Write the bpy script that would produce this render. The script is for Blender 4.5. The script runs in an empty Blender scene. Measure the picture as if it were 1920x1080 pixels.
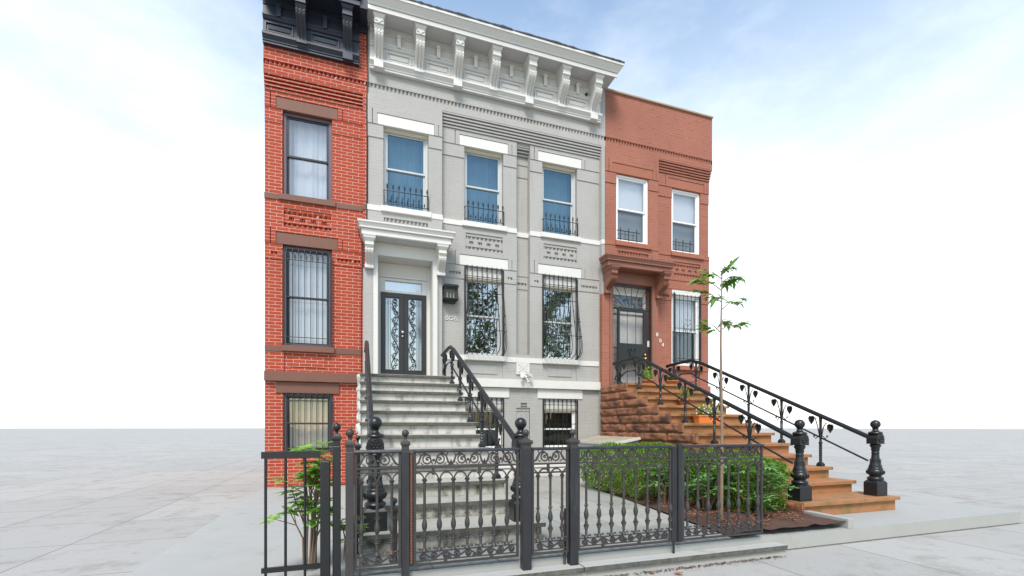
import bpy, math, random
from mathutils import Vector, noise, Matrix
random.seed(7)
C = bpy.context.scene
COL = C.collection
PI = math.pi
R = math.radians

# ------------------------------------------------------------------ mesh builder
WL = {}
class MB:
    def __init__(s): s.v = []; s.f = []; s.sm = []
    def add(s, vs, fs, smooth=False):
        n = len(s.v); s.v += [tuple(p) for p in vs]
        s.f += [tuple(i+n for i in f) for f in fs]; s.sm += [smooth]*len(fs)
    def quad(s, a, b, c, d): s.add([a, b, c, d], [(0, 1, 2, 3)])
    def box(s, x0, x1, y0, y1, z0, z1):
        s.frus(x0, x1, y0, y1, z0, x0, x1, y0, y1, z1)
    def frus(s, x0, x1, y0, y1, z0, a0, a1, b0, b1, z1):
        v = [(x0,y0,z0),(x1,y0,z0),(x1,y1,z0),(x0,y1,z0),(a0,b0,z1),(a1,b0,z1),(a1,b1,z1),(a0,b1,z1)]
        s.add(v, [(3,2,1,0),(4,5,6,7),(0,1,5,4),(1,2,6,5),(2,3,7,6),(3,0,4,7)])
    def prism(s, poly, x0, x1, smooth=False):          # polygon in (y,z) swept along x
        n = len(poly)
        s.add([(x0,p[0],p[1]) for p in poly]+[(x1,p[0],p[1]) for p in poly],
              [tuple(range(n)), tuple(range(2*n-1, n-1, -1))])
        s.add([(x0,p[0],p[1]) for p in poly]+[(x1,p[0],p[1]) for p in poly],
              [(i, n+i, n+(i+1)%n, (i+1)%n) for i in range(n)], smooth)
    def prismy(s, poly, y0, y1):                        # polygon in (x,z) swept along y
        n = len(poly)
        s.add([(p[0],y0,p[1]) for p in poly]+[(p[0],y1,p[1]) for p in poly],
              [tuple(range(n)), tuple(range(2*n-1, n-1, -1))]+[(i, n+i, n+(i+1)%n, (i+1)%n) for i in range(n)])
    def tube(s, pts, r, n=6, rz=None, caps=True, twist=0.0, sq=1.0):
        pts = [Vector(p) for p in pts]; m = len(pts)
        vs = []; up = Vector((0.13, 0.99, 0.05))
        L = 0
        for i, p in enumerate(pts):
            t = (pts[min(i+1, m-1)]-pts[max(i-1, 0)])
            if t.length < 1e-9: t = Vector((0,0,1))
            t.normalize()
            if i: L += (p-pts[i-1]).length
            u = up - t*up.dot(t)
            if u.length < 1e-3: u = Vector((1,0,0)) - t*t.x
            u.normalize(); w = t.cross(u)
            rr = r[i] if isinstance(r, (list, tuple)) else r
            for k in range(n):
                a = 2*PI*k/n + (PI/4 if n == 4 else 0) + twist*L
                vs.append(p + u*math.cos(a)*rr*sq + w*math.sin(a)*rr)
        fs = []
        for i in range(m-1):
            for k in range(n):
                fs.append((i*n+k, i*n+(k+1)%n, (i+1)*n+(k+1)%n, (i+1)*n+k))
        s.add(vs, fs, n > 4)
        if caps:
            s.add(vs[:n], [tuple(range(n-1, -1, -1))]); s.add(vs[-n:], [tuple(range(n))])
    def lathe(s, prof, cx, cy, n=18, z0=0.0, smooth=True):
        vs = []; fs = []
        for (r, z) in prof:
            for k in range(n):
                a = 2*PI*k/n; vs.append((cx+r*math.cos(a), cy+r*math.sin(a), z0+z))
        for i in range(len(prof)-1):
            for k in range(n):
                fs.append((i*n+k, i*n+(k+1)%n, (i+1)*n+(k+1)%n, (i+1)*n+k))
        s.add(vs, fs, smooth)
        s.add(vs[:n], [tuple(range(n-1,-1,-1))]); s.add(vs[-n:], [tuple(range(n))])
    def ball(s, c, r, n=14, sz=1.0):
        s.lathe([(max(1e-4, r*math.sin(PI*i/n)), -r*sz*math.cos(PI*i/n)) for i in range(n+1)], c[0], c[1], n+4, c[2])
    def leaf(s, p, d, up, L, W, fold=0.15):
        d = Vector(d).normalized(); sd = d.cross(Vector(up))
        if sd.length < 1e-3: sd = Vector((1,0,0))
        sd.normalize(); nn = sd.cross(d); p = Vector(p)
        a = p; b = p+d*L*.45+sd*W*.5+nn*fold*W; c = p+d*L-nn*fold*L*.6; e = p+d*L*.45-sd*W*.5+nn*fold*W; m = p+d*L*.45
        s.add([a,b,c,m,e], [(0,1,3),(1,2,3),(0,3,4),(3,2,4)], True)
    def build(s, name, mat, parent=None, bevel=0, label=None):
        pw = WL.get(parent.name, Vector((0,0,0))) if parent else Vector((0,0,0))
        xs = [p[0] for p in s.v]; ys = [p[1] for p in s.v]; zs = [p[2] for p in s.v]
        c = Vector(((min(xs)+max(xs))/2, (min(ys)+max(ys))/2, min(zs)))
        me = bpy.data.meshes.new(name)
        me.from_pydata([(p[0]-c.x, p[1]-c.y, p[2]-c.z) for p in s.v], [], s.f)
        me.polygons.foreach_set('use_smooth', s.sm)
        me.materials.append(mat); me.validate(); me.update()
        o = bpy.data.objects.new(name, me); COL.objects.link(o)
        o.parent = parent; o.location = c-pw; WL[o.name] = c
        if bevel:
            b = o.modifiers.new('bevel', 'BEVEL'); b.width = bevel; b.segments = 2; b.limit_method = 'ANGLE'; b.angle_limit = R(40)
            b.harden_normals = False
        if label: o['label'] = label
        return o

def empty(name, loc, label, cat, group=None):
    o = bpy.data.objects.new(name, None); COL.objects.link(o); o.location = loc; o.empty_display_size = .2
    WL[o.name] = Vector(loc); o['label'] = label; o['category'] = cat
    if group: o['group'] = group
    return o
def tag(o, label, cat, group=None, kind=None):
    if kind: o['kind'] = kind
    if label: o['label'] = label; o['category'] = cat
    if group: o['group'] = group
    return o

# ------------------------------------------------------------------ materials
def nt(name):
    m = bpy.data.materials.new(name); m.use_nodes = True
    t = m.node_tree; b = t.nodes['Principled BSDF']; return m, t, b
def mixc(t, fac, a, b, mode='MIX'):
    n = t.nodes.new('ShaderNodeMix'); n.data_type = 'RGBA'; n.blend_type = mode
    for i, v in ((0, fac), (6, a), (7, b)):
        if hasattr(v, 'is_output') or hasattr(v, 'links'): t.links.new(v, n.inputs[i])
        elif i == 0: n.inputs[0].default_value = v
        else: n.inputs[i].default_value = (*v, 1)
    return n.outputs[2]
def ramp(t, src, a, b):
    n = t.nodes.new('ShaderNodeMapRange'); t.links.new(src, n.inputs[0])
    n.inputs[1].default_value = a; n.inputs[2].default_value = b; n.clamp = True
    return n.outputs[0]
def mathn(t, op, a, b):
    n = t.nodes.new('ShaderNodeMath'); n.operation = op
    for i, v in enumerate((a, b)):
        if hasattr(v, 'links'): t.links.new(v, n.inputs[i])
        else: n.inputs[i].default_value = v
    return n.outputs[0]
def pos(t):
    return t.nodes.new('ShaderNodeNewGeometry').outputs['Position']
def noi(t, vec, scale, detail=4, rough=.55, sc=(1,1,1)):
    if sc != (1,1,1):
        mp = t.nodes.new('ShaderNodeVectorMath'); mp.operation = 'MULTIPLY'; t.links.new(vec, mp.inputs[0]); mp.inputs[1].default_value = sc; vec = mp.outputs[0]
    n = t.nodes.new('ShaderNodeTexNoise'); t.links.new(vec, n.inputs['Vector'])
    n.inputs['Scale'].default_value = scale; n.inputs['Detail'].default_value = detail; n.inputs['Roughness'].default_value = rough
    return n.outputs[0]
def bump(t, b, h, dist=.004, strength=.6):
    n = t.nodes.new('ShaderNodeBump'); n.inputs['Strength'].default_value = strength; n.inputs['Distance'].default_value = dist
    t.links.new(h, n.inputs['Height']); t.links.new(n.outputs[0], b.inputs['Normal'])
def plain(name, c, rough=.6, metal=0, var=.1, scale=3, bd=.0015, bs=60, dirt=None, df=(.55,.75), dsc=(1,1,1), dscale=2.0, spec=.5):
    m, t, b = nt(name); p = pos(t)
    col = mixc(t, noi(t, p, scale), tuple(x*(1-var) for x in c), tuple(min(1, x*(1+var)) for x in c))
    if dirt:
        f = ramp(t, noi(t, p, dscale, 6, .65, dsc), *df); col = mixc(t, f, col, dirt)
    t.links.new(col, b.inputs['Base Color']); b.inputs['Roughness'].default_value = rough; b.inputs['Metallic'].default_value = metal
    b.inputs['Specular IOR Level'].default_value = spec
    if bd: bump(t, b, noi(t, p, bs, 5), bd)
    return m
def brickm(name, c1, c2, mortar, contrast=1.0, depth=.004, paint=True, rough=.75):
    m, t, b = nt(name); p = pos(t)
    sx = t.nodes.new('ShaderNodeSeparateXYZ'); t.links.new(p, sx.inputs[0])
    cx = t.nodes.new('ShaderNodeCombineXYZ'); t.links.new(mathn(t, 'ADD', sx.outputs[0], sx.outputs[1]), cx.inputs[0])
    # slightly wandering courses
    wob = mathn(t, 'MULTIPLY', noi(t, p, 1.7), .014 if paint else .003)
    t.links.new(mathn(t, 'ADD', sx.outputs[2], wob), cx.inputs[1])
    br = t.nodes.new('ShaderNodeTexBrick'); t.links.new(cx.outputs[0], br.inputs['Vector'])
    br.inputs['Scale'].default_value = 1; br.inputs['Brick Width'].default_value = .235; br.inputs['Row Height'].default_value = .0705
    br.inputs['Mortar Size'].default_value = .0049 if not paint else .006; br.inputs['Mortar Smooth'].default_value = .3
    br.inputs['Color1'].default_value = (*c1, 1); br.inputs['Color2'].default_value = (*c2, 1); br.inputs['Mortar'].default_value = (*mortar, 1)
    br.inputs['Bias'].default_value = 0
    big = noi(t, p, .9, 5)
    miss = mathn(t, 'MULTIPLY', br.outputs['Fac'], ramp(t, noi(t, p, 5.5, 4, .6, (.6,.6,1.6)), .54, .60))
    fine = noi(t, p, 9, 5, .6, (1, 1, 4))
    col = br.outputs['Color']
    if paint:
        # mortar joints show only here and there through the paint
        f = ramp(t, fine, .52, .72)
        col = mixc(t, f, c1, br.outputs['Color'])
    col = mixc(t, mathn(t, 'MULTIPLY', ramp(t, big, .35, .7), .18*contrast), col, tuple(x*.55 for x in c1))
    drk = ramp(t, noi(t, p, 14, 6, .7, (.35, .35, 3.2)), .63, .75)
    col = mixc(t, mathn(t, 'MULTIPLY', drk, .30*contrast), col, tuple(x*.4 for x in c1))
    if paint: col = mixc(t, mathn(t, 'MULTIPLY', miss, .16*contrast**1.8), col, tuple(x*.28 for x in c1))
    # rain streaks and grime
    grime = ramp(t, noi(t, p, 2.2, 6, .65, (3.2, 3.2, .35)), .56, .80)
    col = mixc(t, mathn(t, 'MULTIPLY', grime, .28), col, tuple(x*.45 for x in c1))
    t.links.new(col, b.inputs['Base Color']); b.inputs['Roughness'].default_value = rough; b.inputs['Specular IOR Level'].default_value = .2
    h = mathn(t, 'SUBTRACT', mathn(t, 'MULTIPLY', noi(t, p, 30, 5), .35), mathn(t, 'MULTIPLY', br.outputs['Fac'], 1.0 if not paint else .7))
    bump(t, b, h, depth, .8)
    return m
GW = brickm('grey_painted_brick', (.385,.372,.350), (.368,.356,.335), (.50,.487,.462), 1.0, .0035)
RW = brickm('brownred_painted_brick', (.345,.138,.095), (.315,.122,.082), (.42,.21,.155), 2.0, .009)
LW = brickm('red_pointed_brick', (.385,.060,.028), (.33,.050,.026), (.62,.43,.35), 1.1, .004, paint=False)
WT = plain('white_painted_stone', (.62,.605,.565), .7, var=.05, dirt=(.42,.40,.36), df=(.64,.85), dsc=(1,1,.5), bd=.004, bs=14)
WP = plain('white_painted_wood', (.60,.585,.55), .5, var=.04, dirt=(.45,.43,.40), df=(.7,.95), bd=.0006, bs=40)
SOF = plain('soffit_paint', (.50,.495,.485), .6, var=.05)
BRT = plain('brown_trim_paint', (.155,.065,.042), .65, var=.12, bd=.002, bs=30)
RT = plain('redbrown_trim_paint', (.32,.122,.078), .7, spec=.2, var=.1, bd=.002, bs=30, dirt=(.16,.06,.04), df=(.62,.85))
RDK = plain('portal_brown_paint', (.23,.092,.058), .5, var=.12, bd=.0015, bs=30)
BLK = plain('black_gloss_paint', (.010,.011,.013), .36, var=.25, bd=.0012, bs=50)
CBK = plain('blue_black_cornice_paint', (.018,.023,.037), .38, var=.3, bd=.001, bs=30)
IRN = plain('weathered_iron', (.046,.041,.040), .5, .2, var=.25, scale=8, bd=.002, bs=60, dirt=(.20,.095,.05), df=(.62,.80), dscale=7)
IRB = plain('dark_iron_post', (.029,.030,.035), .38, .3, var=.3, scale=5, bd=.0015, bs=40, dirt=(.12,.12,.13), df=(.55,.95), dsc=(2,2,.35), dscale=4)
DRK = plain('security_door_paint', (.016,.0155,.017), .42, var=.15, bd=.0006)
TRD = plain('bluestone_tread', (.17,.168,.15), .8, var=.2, dirt=(.09,.09,.065), df=(.5,.75), dsc=(1,1,1), dscale=5, bd=.003, bs=25)
def stonem(name, top, edge, rough=.8):
    m, t, b = nt(name); g = t.nodes.new('ShaderNodeNewGeometry'); p = g.outputs['Position']
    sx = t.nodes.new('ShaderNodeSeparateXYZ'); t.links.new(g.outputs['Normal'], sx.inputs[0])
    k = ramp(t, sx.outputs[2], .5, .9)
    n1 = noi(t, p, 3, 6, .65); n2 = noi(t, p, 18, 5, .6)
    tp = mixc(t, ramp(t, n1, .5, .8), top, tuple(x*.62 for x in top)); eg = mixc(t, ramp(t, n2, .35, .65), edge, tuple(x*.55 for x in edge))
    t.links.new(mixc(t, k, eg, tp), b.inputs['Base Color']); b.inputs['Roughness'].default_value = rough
    bump(t, b, n2, .004); return m
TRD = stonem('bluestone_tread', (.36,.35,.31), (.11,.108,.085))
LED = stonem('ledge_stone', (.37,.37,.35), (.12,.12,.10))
RIS = plain('stained_riser_paint', (.53,.51,.465), .8, var=.14, dirt=(.13,.125,.105), df=(.50,.76), dsc=(2.6,.3,1.1), dscale=3.4, bd=.004, bs=18)  # real stains, darkened further to paint in contact shade around the treads
RIL = plain('mossy_riser_paint', (.42,.405,.36), .85, var=.2, dirt=(.075,.075,.052), df=(.40,.62), dsc=(1.2,.3,1.0), dscale=4.5, bd=.008, bs=22)
SDW = plain('rough_white_stone', (.60,.59,.56), .8, var=.15, dirt=(.18,.18,.16), df=(.5,.8), bd=.01, bs=18)
BST = plain('rough_brownstone', (.29,.118,.062), .85, var=.3, dirt=(.075,.035,.022), df=(.46,.66), dsc=(.8,.8,1.4), dscale=2.6, bd=.012, bs=14)
BSM = plain('mossy_brownstone_step', (.34,.15,.06), .8, var=.15, dirt=(.13,.11,.035), df=(.48,.72), dscale=3, bd=.003, bs=25)
TAN = plain('tan_coping', (.36,.26,.18), .8, var=.2, bd=.004, bs=20)
ROF = plain('asphalt_roofing', (.045,.048,.055), .75, var=.4, scale=9, bd=.01, bs=20)
CON = plain('ledge_bluestone', (.34,.34,.32), .75, var=.08, dirt=(.25,.24,.20), df=(.58,.8), bd=.003, bs=25)
SWK = plain('sidewalk_concrete', (.37,.36,.335), .9, var=.12, dirt=(.22,.21,.19), df=(.6,.85), bd=.004, bs=60)
MUL = plain('bark_mulch', (.085,.040,.026), .95, var=.5, scale=40, bd=.03, bs=50)
INT = plain('interior_paint', (.10,.10,.105), .9, bd=0)
CUR = plain('sheer_curtain', (.50,.58,.62), .9, var=.25, scale=2.5, bd=0)
CUD = plain('grey_curtain', (.42,.45,.46), .9, var=.08, bd=0)
BLD = plain('white_blind', (.78,.79,.80), .8, var=.03, bd=0)
PVC = plain('white_window_frame', (.80,.80,.78), .4, var=.02, bd=0)
GFR = plain('grey_window_frame', (.50,.51,.50), .45, var=.04, bd=0)
CRM = plain('cream_frame', (.66,.60,.44), .5, var=.05, bd=0)
PFR = plain('purple_brown_frame', (.10,.075,.095), .5, var=.08, bd=0)
BRS = plain('brass', (.65,.42,.14), .25, 1, bd=0)
STL = plain('satin_steel', (.70,.68,.64), .3, .9, bd=0)
NUM = plain('number_white', (.75,.73,.68), .4, bd=0)
GHO = plain('old_adhesive', (.50,.43,.31), .8, bd=0)
TER = plain('terracotta', (.48,.17,.075), .8, var=.15, dirt=(.30,.16,.10), df=(.55,.8), dscale=8)
ORG = plain('orange_plastic', (.70,.20,.045), .5, var=.06, bd=0)
HAT = plain('weathered_board', (.38,.34,.26), .85, var=.2, scale=2, dirt=(.22,.22,.12), df=(.45,.7))
GRY = plain('grey_blind', (.22,.22,.21), .8, bd=0)
SLT = plain('slate_blind', (.05,.065,.085), .5, bd=0)
DGN = plain('dark_green_shade', (.02,.045,.035), .7, bd=0)
PKM = plain('pink_petals', (.75,.10,.16), .6, bd=0)
PKL = plain('pale_petals', (.80,.62,.62), .6, bd=0)
RDL = plain('dry_leaf', (.40,.14,.05), .8, var=.3, scale=15, bd=0)
TWG = plain('twig_bark', (.22,.15,.10), .85, var=.2)
BRK = plain('tree_bark', (.13,.10,.075), .9, var=.3, bd=.01, bs=20)
RUS = plain('rusty_hinge', (.20,.075,.04), .8, var=.3, scale=12)
CAN = plain('candle_tube', (.85,.82,.72), .5, bd=0)
def leafm(name, a, b, c=None):
    m, t, bs = nt(name); p = pos(t)
    col = mixc(t, ramp(t, noi(t, p, 22, 3), .35, .65), a, b)
    if c: col = mixc(t, ramp(t, noi(t, p, 9, 2), .66, .70), col, c)
    t.links.new(col, bs.inputs['Base Color']); bs.inputs['Roughness'].default_value = .5
    tr = t.nodes.new('ShaderNodeBsdfTranslucent'); t.links.new(col, tr.inputs[0])
    mx = t.nodes.new('ShaderNodeMixShader'); mx.inputs[0].default_value = .3
    t.links.new(bs.outputs[0], mx.inputs[1]); t.links.new(tr.outputs[0], mx.inputs[2]); t.links.new(mx.outputs[0], t.nodes['Material Output'].inputs[0])
    return m
BOX = leafm('boxwood_leaves', (.11,.23,.032), (.29,.47,.075))
RHO = leafm('rhododendron_leaves', (.10,.25,.055), (.24,.45,.13), (.60,.48,.05))
OAK = leafm('young_tree_leaves', (.10,.26,.03), (.24,.44,.05))
VIN = leafm('vine_leaves', (.14,.32,.04), (.30,.52,.09))
POT = leafm('pot_plant_leaves', (.16,.34,.05), (.42,.55,.10))
POD = leafm('dark_pot_leaves', (.035,.10,.03), (.10,.20,.05))
STR = leafm('street_tree_leaves', (.05,.11,.015), (.17,.21,.03), (.28,.20,.03))
def glassm(name, fac, tint, rough=.015, gc=(1,1,1)):
    m, t, b = nt(name); t.nodes.remove(b)
    tr = t.nodes.new('ShaderNodeBsdfTransparent'); tr.inputs[0].default_value = (*tint, 1)
    gl = t.nodes.new('ShaderNodeBsdfGlossy'); gl.inputs['Roughness'].default_value = rough; gl.inputs[0].default_value = (*gc, 1)
    bp = t.nodes.new('ShaderNodeBump'); bp.inputs['Distance'].default_value = .004; bp.inputs['Strength'].default_value = .35
    t.links.new(noi(t, pos(t), 2.2, 2), bp.inputs['Height']); t.links.new(bp.outputs[0], gl.inputs['Normal'])
    lw = t.nodes.new('ShaderNodeLayerWeight'); lw.inputs[0].default_value = .3
    f = mathn(t, 'ADD', mathn(t, 'MULTIPLY', lw.outputs['Fresnel'], .5), fac)
    mx = t.nodes.new('ShaderNodeMixShader'); t.links.new(f, mx.inputs[0])
    t.links.new(tr.outputs[0], mx.inputs[1]); t.links.new(gl.outputs[0], mx.inputs[2]); t.links.new(mx.outputs[0], t.nodes['Material Output'].inputs[0])
    return m
GLU = glassm('blue_screened_glass', .19, (.50,.60,.66), .05, (.40,.60,.72))
GLP = glassm('parlour_glass', .42, (.62,.66,.64), .01)
GLB = glassm('basement_glass', .05, (.55,.62,.60), .01)
GLC = glassm('clear_glass', .12, (.9,.92,.95), .01)
GLD = glassm('door_glass', .38, (.86,.88,.90), .05, (.95,.96,.97))
GLL = glassm('lantern_glass', .05, (.80,.80,.78), .1)
def pavem():
    m, t, b = nt('bluestone_paving'); p = pos(t)
    br = t.nodes.new('ShaderNodeTexBrick'); mp = t.nodes.new('ShaderNodeMapping'); mp.inputs['Rotation'].default_value = (0,0,R(90)); t.links.new(p, mp.inputs[0]); t.links.new(mp.outputs[0], br.inputs['Vector'])
    br.inputs['Scale'].default_value = 1; br.inputs['Brick Width'].default_value = 1.15; br.inputs['Row Height'].default_value = .62; br.inputs['Mortar Size'].default_value = .006
    br.inputs['Color1'].default_value = (.28,.30,.275,1); br.inputs['Color2'].default_value = (.37,.355,.32,1); br.inputs['Mortar'].default_value = (.12,.115,.095,1)
    col = mixc(t, ramp(t, noi(t, p, 1.6, 6), .5, .8), br.outputs['Color'], (.20,.195,.14))
    t.links.new(col, b.inputs['Base Color']); b.inputs['Roughness'].default_value = .75
    bump(t, b, noi(t, p, 20, 6), .004); return m
PAV = pavem()
def slabs():
    m, t, b = nt('sidewalk_slabs'); p = pos(t)
    mp = t.nodes.new('ShaderNodeMapping'); mp.inputs['Location'].default_value = (.4,.36,0); t.links.new(p, mp.inputs[0])
    br = t.nodes.new('ShaderNodeTexBrick'); t.links.new(mp.outputs[0], br.inputs['Vector']); br.offset = 0
    br.inputs['Scale'].default_value = 1; br.inputs['Brick Width'].default_value = 1.5; br.inputs['Row Height'].default_value = 1.5; br.inputs['Mortar Size'].default_value = .008
    br.inputs['Color1'].default_value = (.37,.36,.335,1); br.inputs['Color2'].default_value = (.33,.322,.30,1); br.inputs['Mortar'].default_value = (.14,.135,.12,1)
    col = mixc(t, ramp(t, noi(t, p, 2.5, 7, .65), .52, .8), br.outputs['Color'], (.21,.20,.175))
    col = mixc(t, ramp(t, noi(t, p, 45, 3), .62, .72), col, (.16,.155,.14))
    t.links.new(col, b.inputs['Base Color']); b.inputs['Roughness'].default_value = .9
    bump(t, b, noi(t, p, 60, 5), .003); return m
SWS = slabs()
def stained():
    m, t, b = nt('stained_glass'); p = pos(t)
    v = t.nodes.new('ShaderNodeTexVoronoi'); v.inputs['Scale'].default_value = 16; t.links.new(p, v.inputs['Vector'])
    h = t.nodes.new('ShaderNodeHueSaturation'); h.inputs['Saturation'].default_value = .7; h.inputs['Value'].default_value = .35
    t.links.new(v.outputs['Color'], h.inputs['Color']); t.links.new(h.outputs[0], b.inputs['Base Color']); b.inputs['Roughness'].default_value = .15
    return m
STG = stained()

# ------------------------------------------------------------------ facade pieces
def wall(mb, x0, x1, zones, y, holes, backd=.5, sides=True):
    """zones: (z0,z1,dy). holes: (x0,x1,z0,z1,depth,back)"""
    for (z0, z1, dy) in zones:
        yy = y+dy
        hs = []
        for h in holes:
            a, b, c, d = max(h[0],x0), min(h[1],x1), max(h[2],z0), min(h[3],z1)
            if b-a > 1e-4 and d-c > 1e-4: hs.append((a,b,c,d,h))
        xs = sorted({x0,x1}|{q for h in hs for q in h[:2]}); zs = sorted({z0,z1}|{q for h in hs for q in h[2:4]})
        for i in range(len(xs)-1):
            for j in range(len(zs)-1):
                mx, mz = (xs[i]+xs[i+1])/2, (zs[j]+zs[j+1])/2
                if any(h[0] < mx < h[1] and h[2] < mz < h[3] for h in hs): continue
                mb.quad((xs[i],yy,zs[j]),(xs[i+1],yy,zs[j]),(xs[i+1],yy,zs[j+1]),(xs[i],yy,zs[j+1]))
        for (a,b,c,d,h) in hs:
            Y = yy+h[4]
            if a > x0+1e-5 or abs(h[0]-a) < 1e-5: mb.quad((a,yy,c),(a,Y,c),(a,Y,d),(a,yy,d))
            if b < x1-1e-5 or abs(h[1]-b) < 1e-5: mb.quad((b,yy,c),(b,yy,d),(b,Y,d),(b,Y,c))
            if abs(c-h[2]) < 1e-5: mb.quad((a,yy,c),(b,yy,c),(b,Y,c),(a,Y,c))
            if abs(d-h[3]) < 1e-5: mb.quad((a,yy,d),(a,Y,d),(b,Y,d),(b,yy,d))
            if h[5]: mb.quad((a,Y,c),(b,Y,c),(b,Y,d),(a,Y,d))
        Y = y+backd; Ye = yy+.06
        if sides:
            mb.quad((x0,yy,z0),(x0,yy,z1),(x0,Y,z1),(x0,Y,z0)); mb.quad((x1,yy,z0),(x1,Y,z0),(x1,Y,z1),(x1,yy,z1))
        for i in range(len(xs)-1):
            u, v = xs[i], xs[i+1]; mx = (u+v)/2
            if not any(h[0] < mx < h[1] and h[2] < z0+1e-4 for h in hs): mb.quad((u,yy,z0),(u,Ye,z0),(v,Ye,z0),(v,yy,z0))
            if not any(h[0] < mx < h[1] and h[3] > z1-1e-4 for h in hs): mb.quad((u,yy,z1),(v,yy,z1),(v,Ye,z1),(u,Ye,z1))

def teeth(mb, x0, x1, z0, z1, y, pitch=.085, dep=.05):
    n = max(1, round((x1-x0)/pitch)); p = (x1-x0)/n
    for i in range(n):
        a = x0+i*p
        # prism with vertical axis, apex flush with the wall
        vs = [(a,y+dep,z0),(a+p,y+dep,z0),(a+p/2,y+.003,z0),(a,y+dep,z1),(a+p,y+dep,z1),(a+p/2,y+.003,z1)]
        mb.add(vs, [(0,2,5,3),(2,1,4,5),(0,1,2),(3,5,4)])

def slot(hl, tl, x0, x1, z0, z1, y, dep=.055, pitch=.085):
    hl.append((x0,x1,z0,z1,dep,True)); tl.append((x0,x1,z0,z1,y,pitch,dep-.004))

def window(house, ox, x0, x1, z0, z1, y, head=0, meet=None, fr=GFR, glass=GLU, jd=.10, curtain=None, cw=1.0, fw=.045, crmhead=None, sashm=None, sd=.035, ccov=(0,1), blinds=None):
    """double-hung window fitted in an opening: frame + sashes + glass"""
    x0 += ox; x1 += ox; yf = y+jd
    sashm = sashm or fr
    g = .004
    mb = MB()
    zt = z1-head
    mb.box(x0+g, x0+fw, yf, yf+.14, z0+g, zt-g); mb.box(x1-fw, x1-g, yf, yf+.14, z0+g, zt-g)
    mb.box(x0+fw, x1-fw, yf, yf+.14, zt-fw, zt-g); mb.box(x0+fw, x1-fw, yf-.01, yf+.14, z0+g, z0+fw*.8)
    # stepped blind stops
    mb.box(x0+fw, x0+fw+.018, yf+.02, yf+.13, z0+fw*.8, zt-fw); mb.box(x1-fw-.018, x1-fw, yf+.02, yf+.13, z0+fw*.8, zt-fw)
    w = mb.build('window', fr, house, .003)
    if head:
        hb = MB(); hb.box(x0+g, x1-g, yf-.05, yf+.10, zt, z1-g)
        hb.box(x0+g, x1-g, yf-.062, yf-.05, zt, zt+.035); hb.build('head_board', WP, w, .003)
    if crmhead:
        hb = MB(); hb.box(x0+g, x1-g, yf-.02, yf-.001, zt-.05, zt-.006); hb.box(x0+g, x1-g, yf-.045, yf-.021, zt-.03, zt-.006); hb.build('blind_stop', crmhead, w)
    a, b = x0+fw+.018, x1-fw-.018; c, d = z0+fw*.8, zt-fw
    meet = meet or (c+d)/2
    s = .035
    for (u, v, yy) in ((meet-.02, d, yf+.03), (c, meet+.02, yf+.03+sd)):
        mb = MB(); mb.box(a, a+s, yy, yy+.03, u, v); mb.box(b-s, b, yy, yy+.03, u, v)
        mb.box(a+s, b-s, yy, yy+.03, v-s*1.1, v); mb.box(a+s, b-s, yy, yy+.03, u, u+s*1.1)
        mb.build('sash', sashm, w, .003)
        gb = MB(); gb.quad((a+s,yy+.015,u+s),(b-s,yy+.015,u+s),(b-s,yy+.015,v-s),(a+s,yy+.015,v-s)); gb.build('glass_pane', glass, w)
    if blinds:
        for k, (mt, u, v) in enumerate(((blinds[0], meet+.02, zt-.02), (blinds[1], z0+.02, meet-.02))):
            cb = MB(); cb.box(x0+.02, x1-.02, yf+.16+.05*k, yf+.165+.05*k, u, v); cb.build('window_blind', mt, w)
    if curtain:
        cb = MB(); n = 60; yy = yf+.25; xa = x0+(x1-x0)*ccov[0]; xb = x0+(x1-x0)*ccov[1]; rows = []
        for i in range(n+1):
            X = xa+(xb-xa)*i/n; Y = yy+.006*math.sin(i*1.1+ox+x0)+.014*math.sin(i*.37+x0)+.012*math.sin(i*.13)
            rows.append((X,Y))
        for i in range(n):
            cb.add([(*rows[i],z0-.05),(*rows[i+1],z0-.05),(*rows[i+1],z1+.05),(*rows[i],z1+.05)], [(0,1,2,3)], True)
        cb.build('curtain', curtain, w)
    return w

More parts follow.
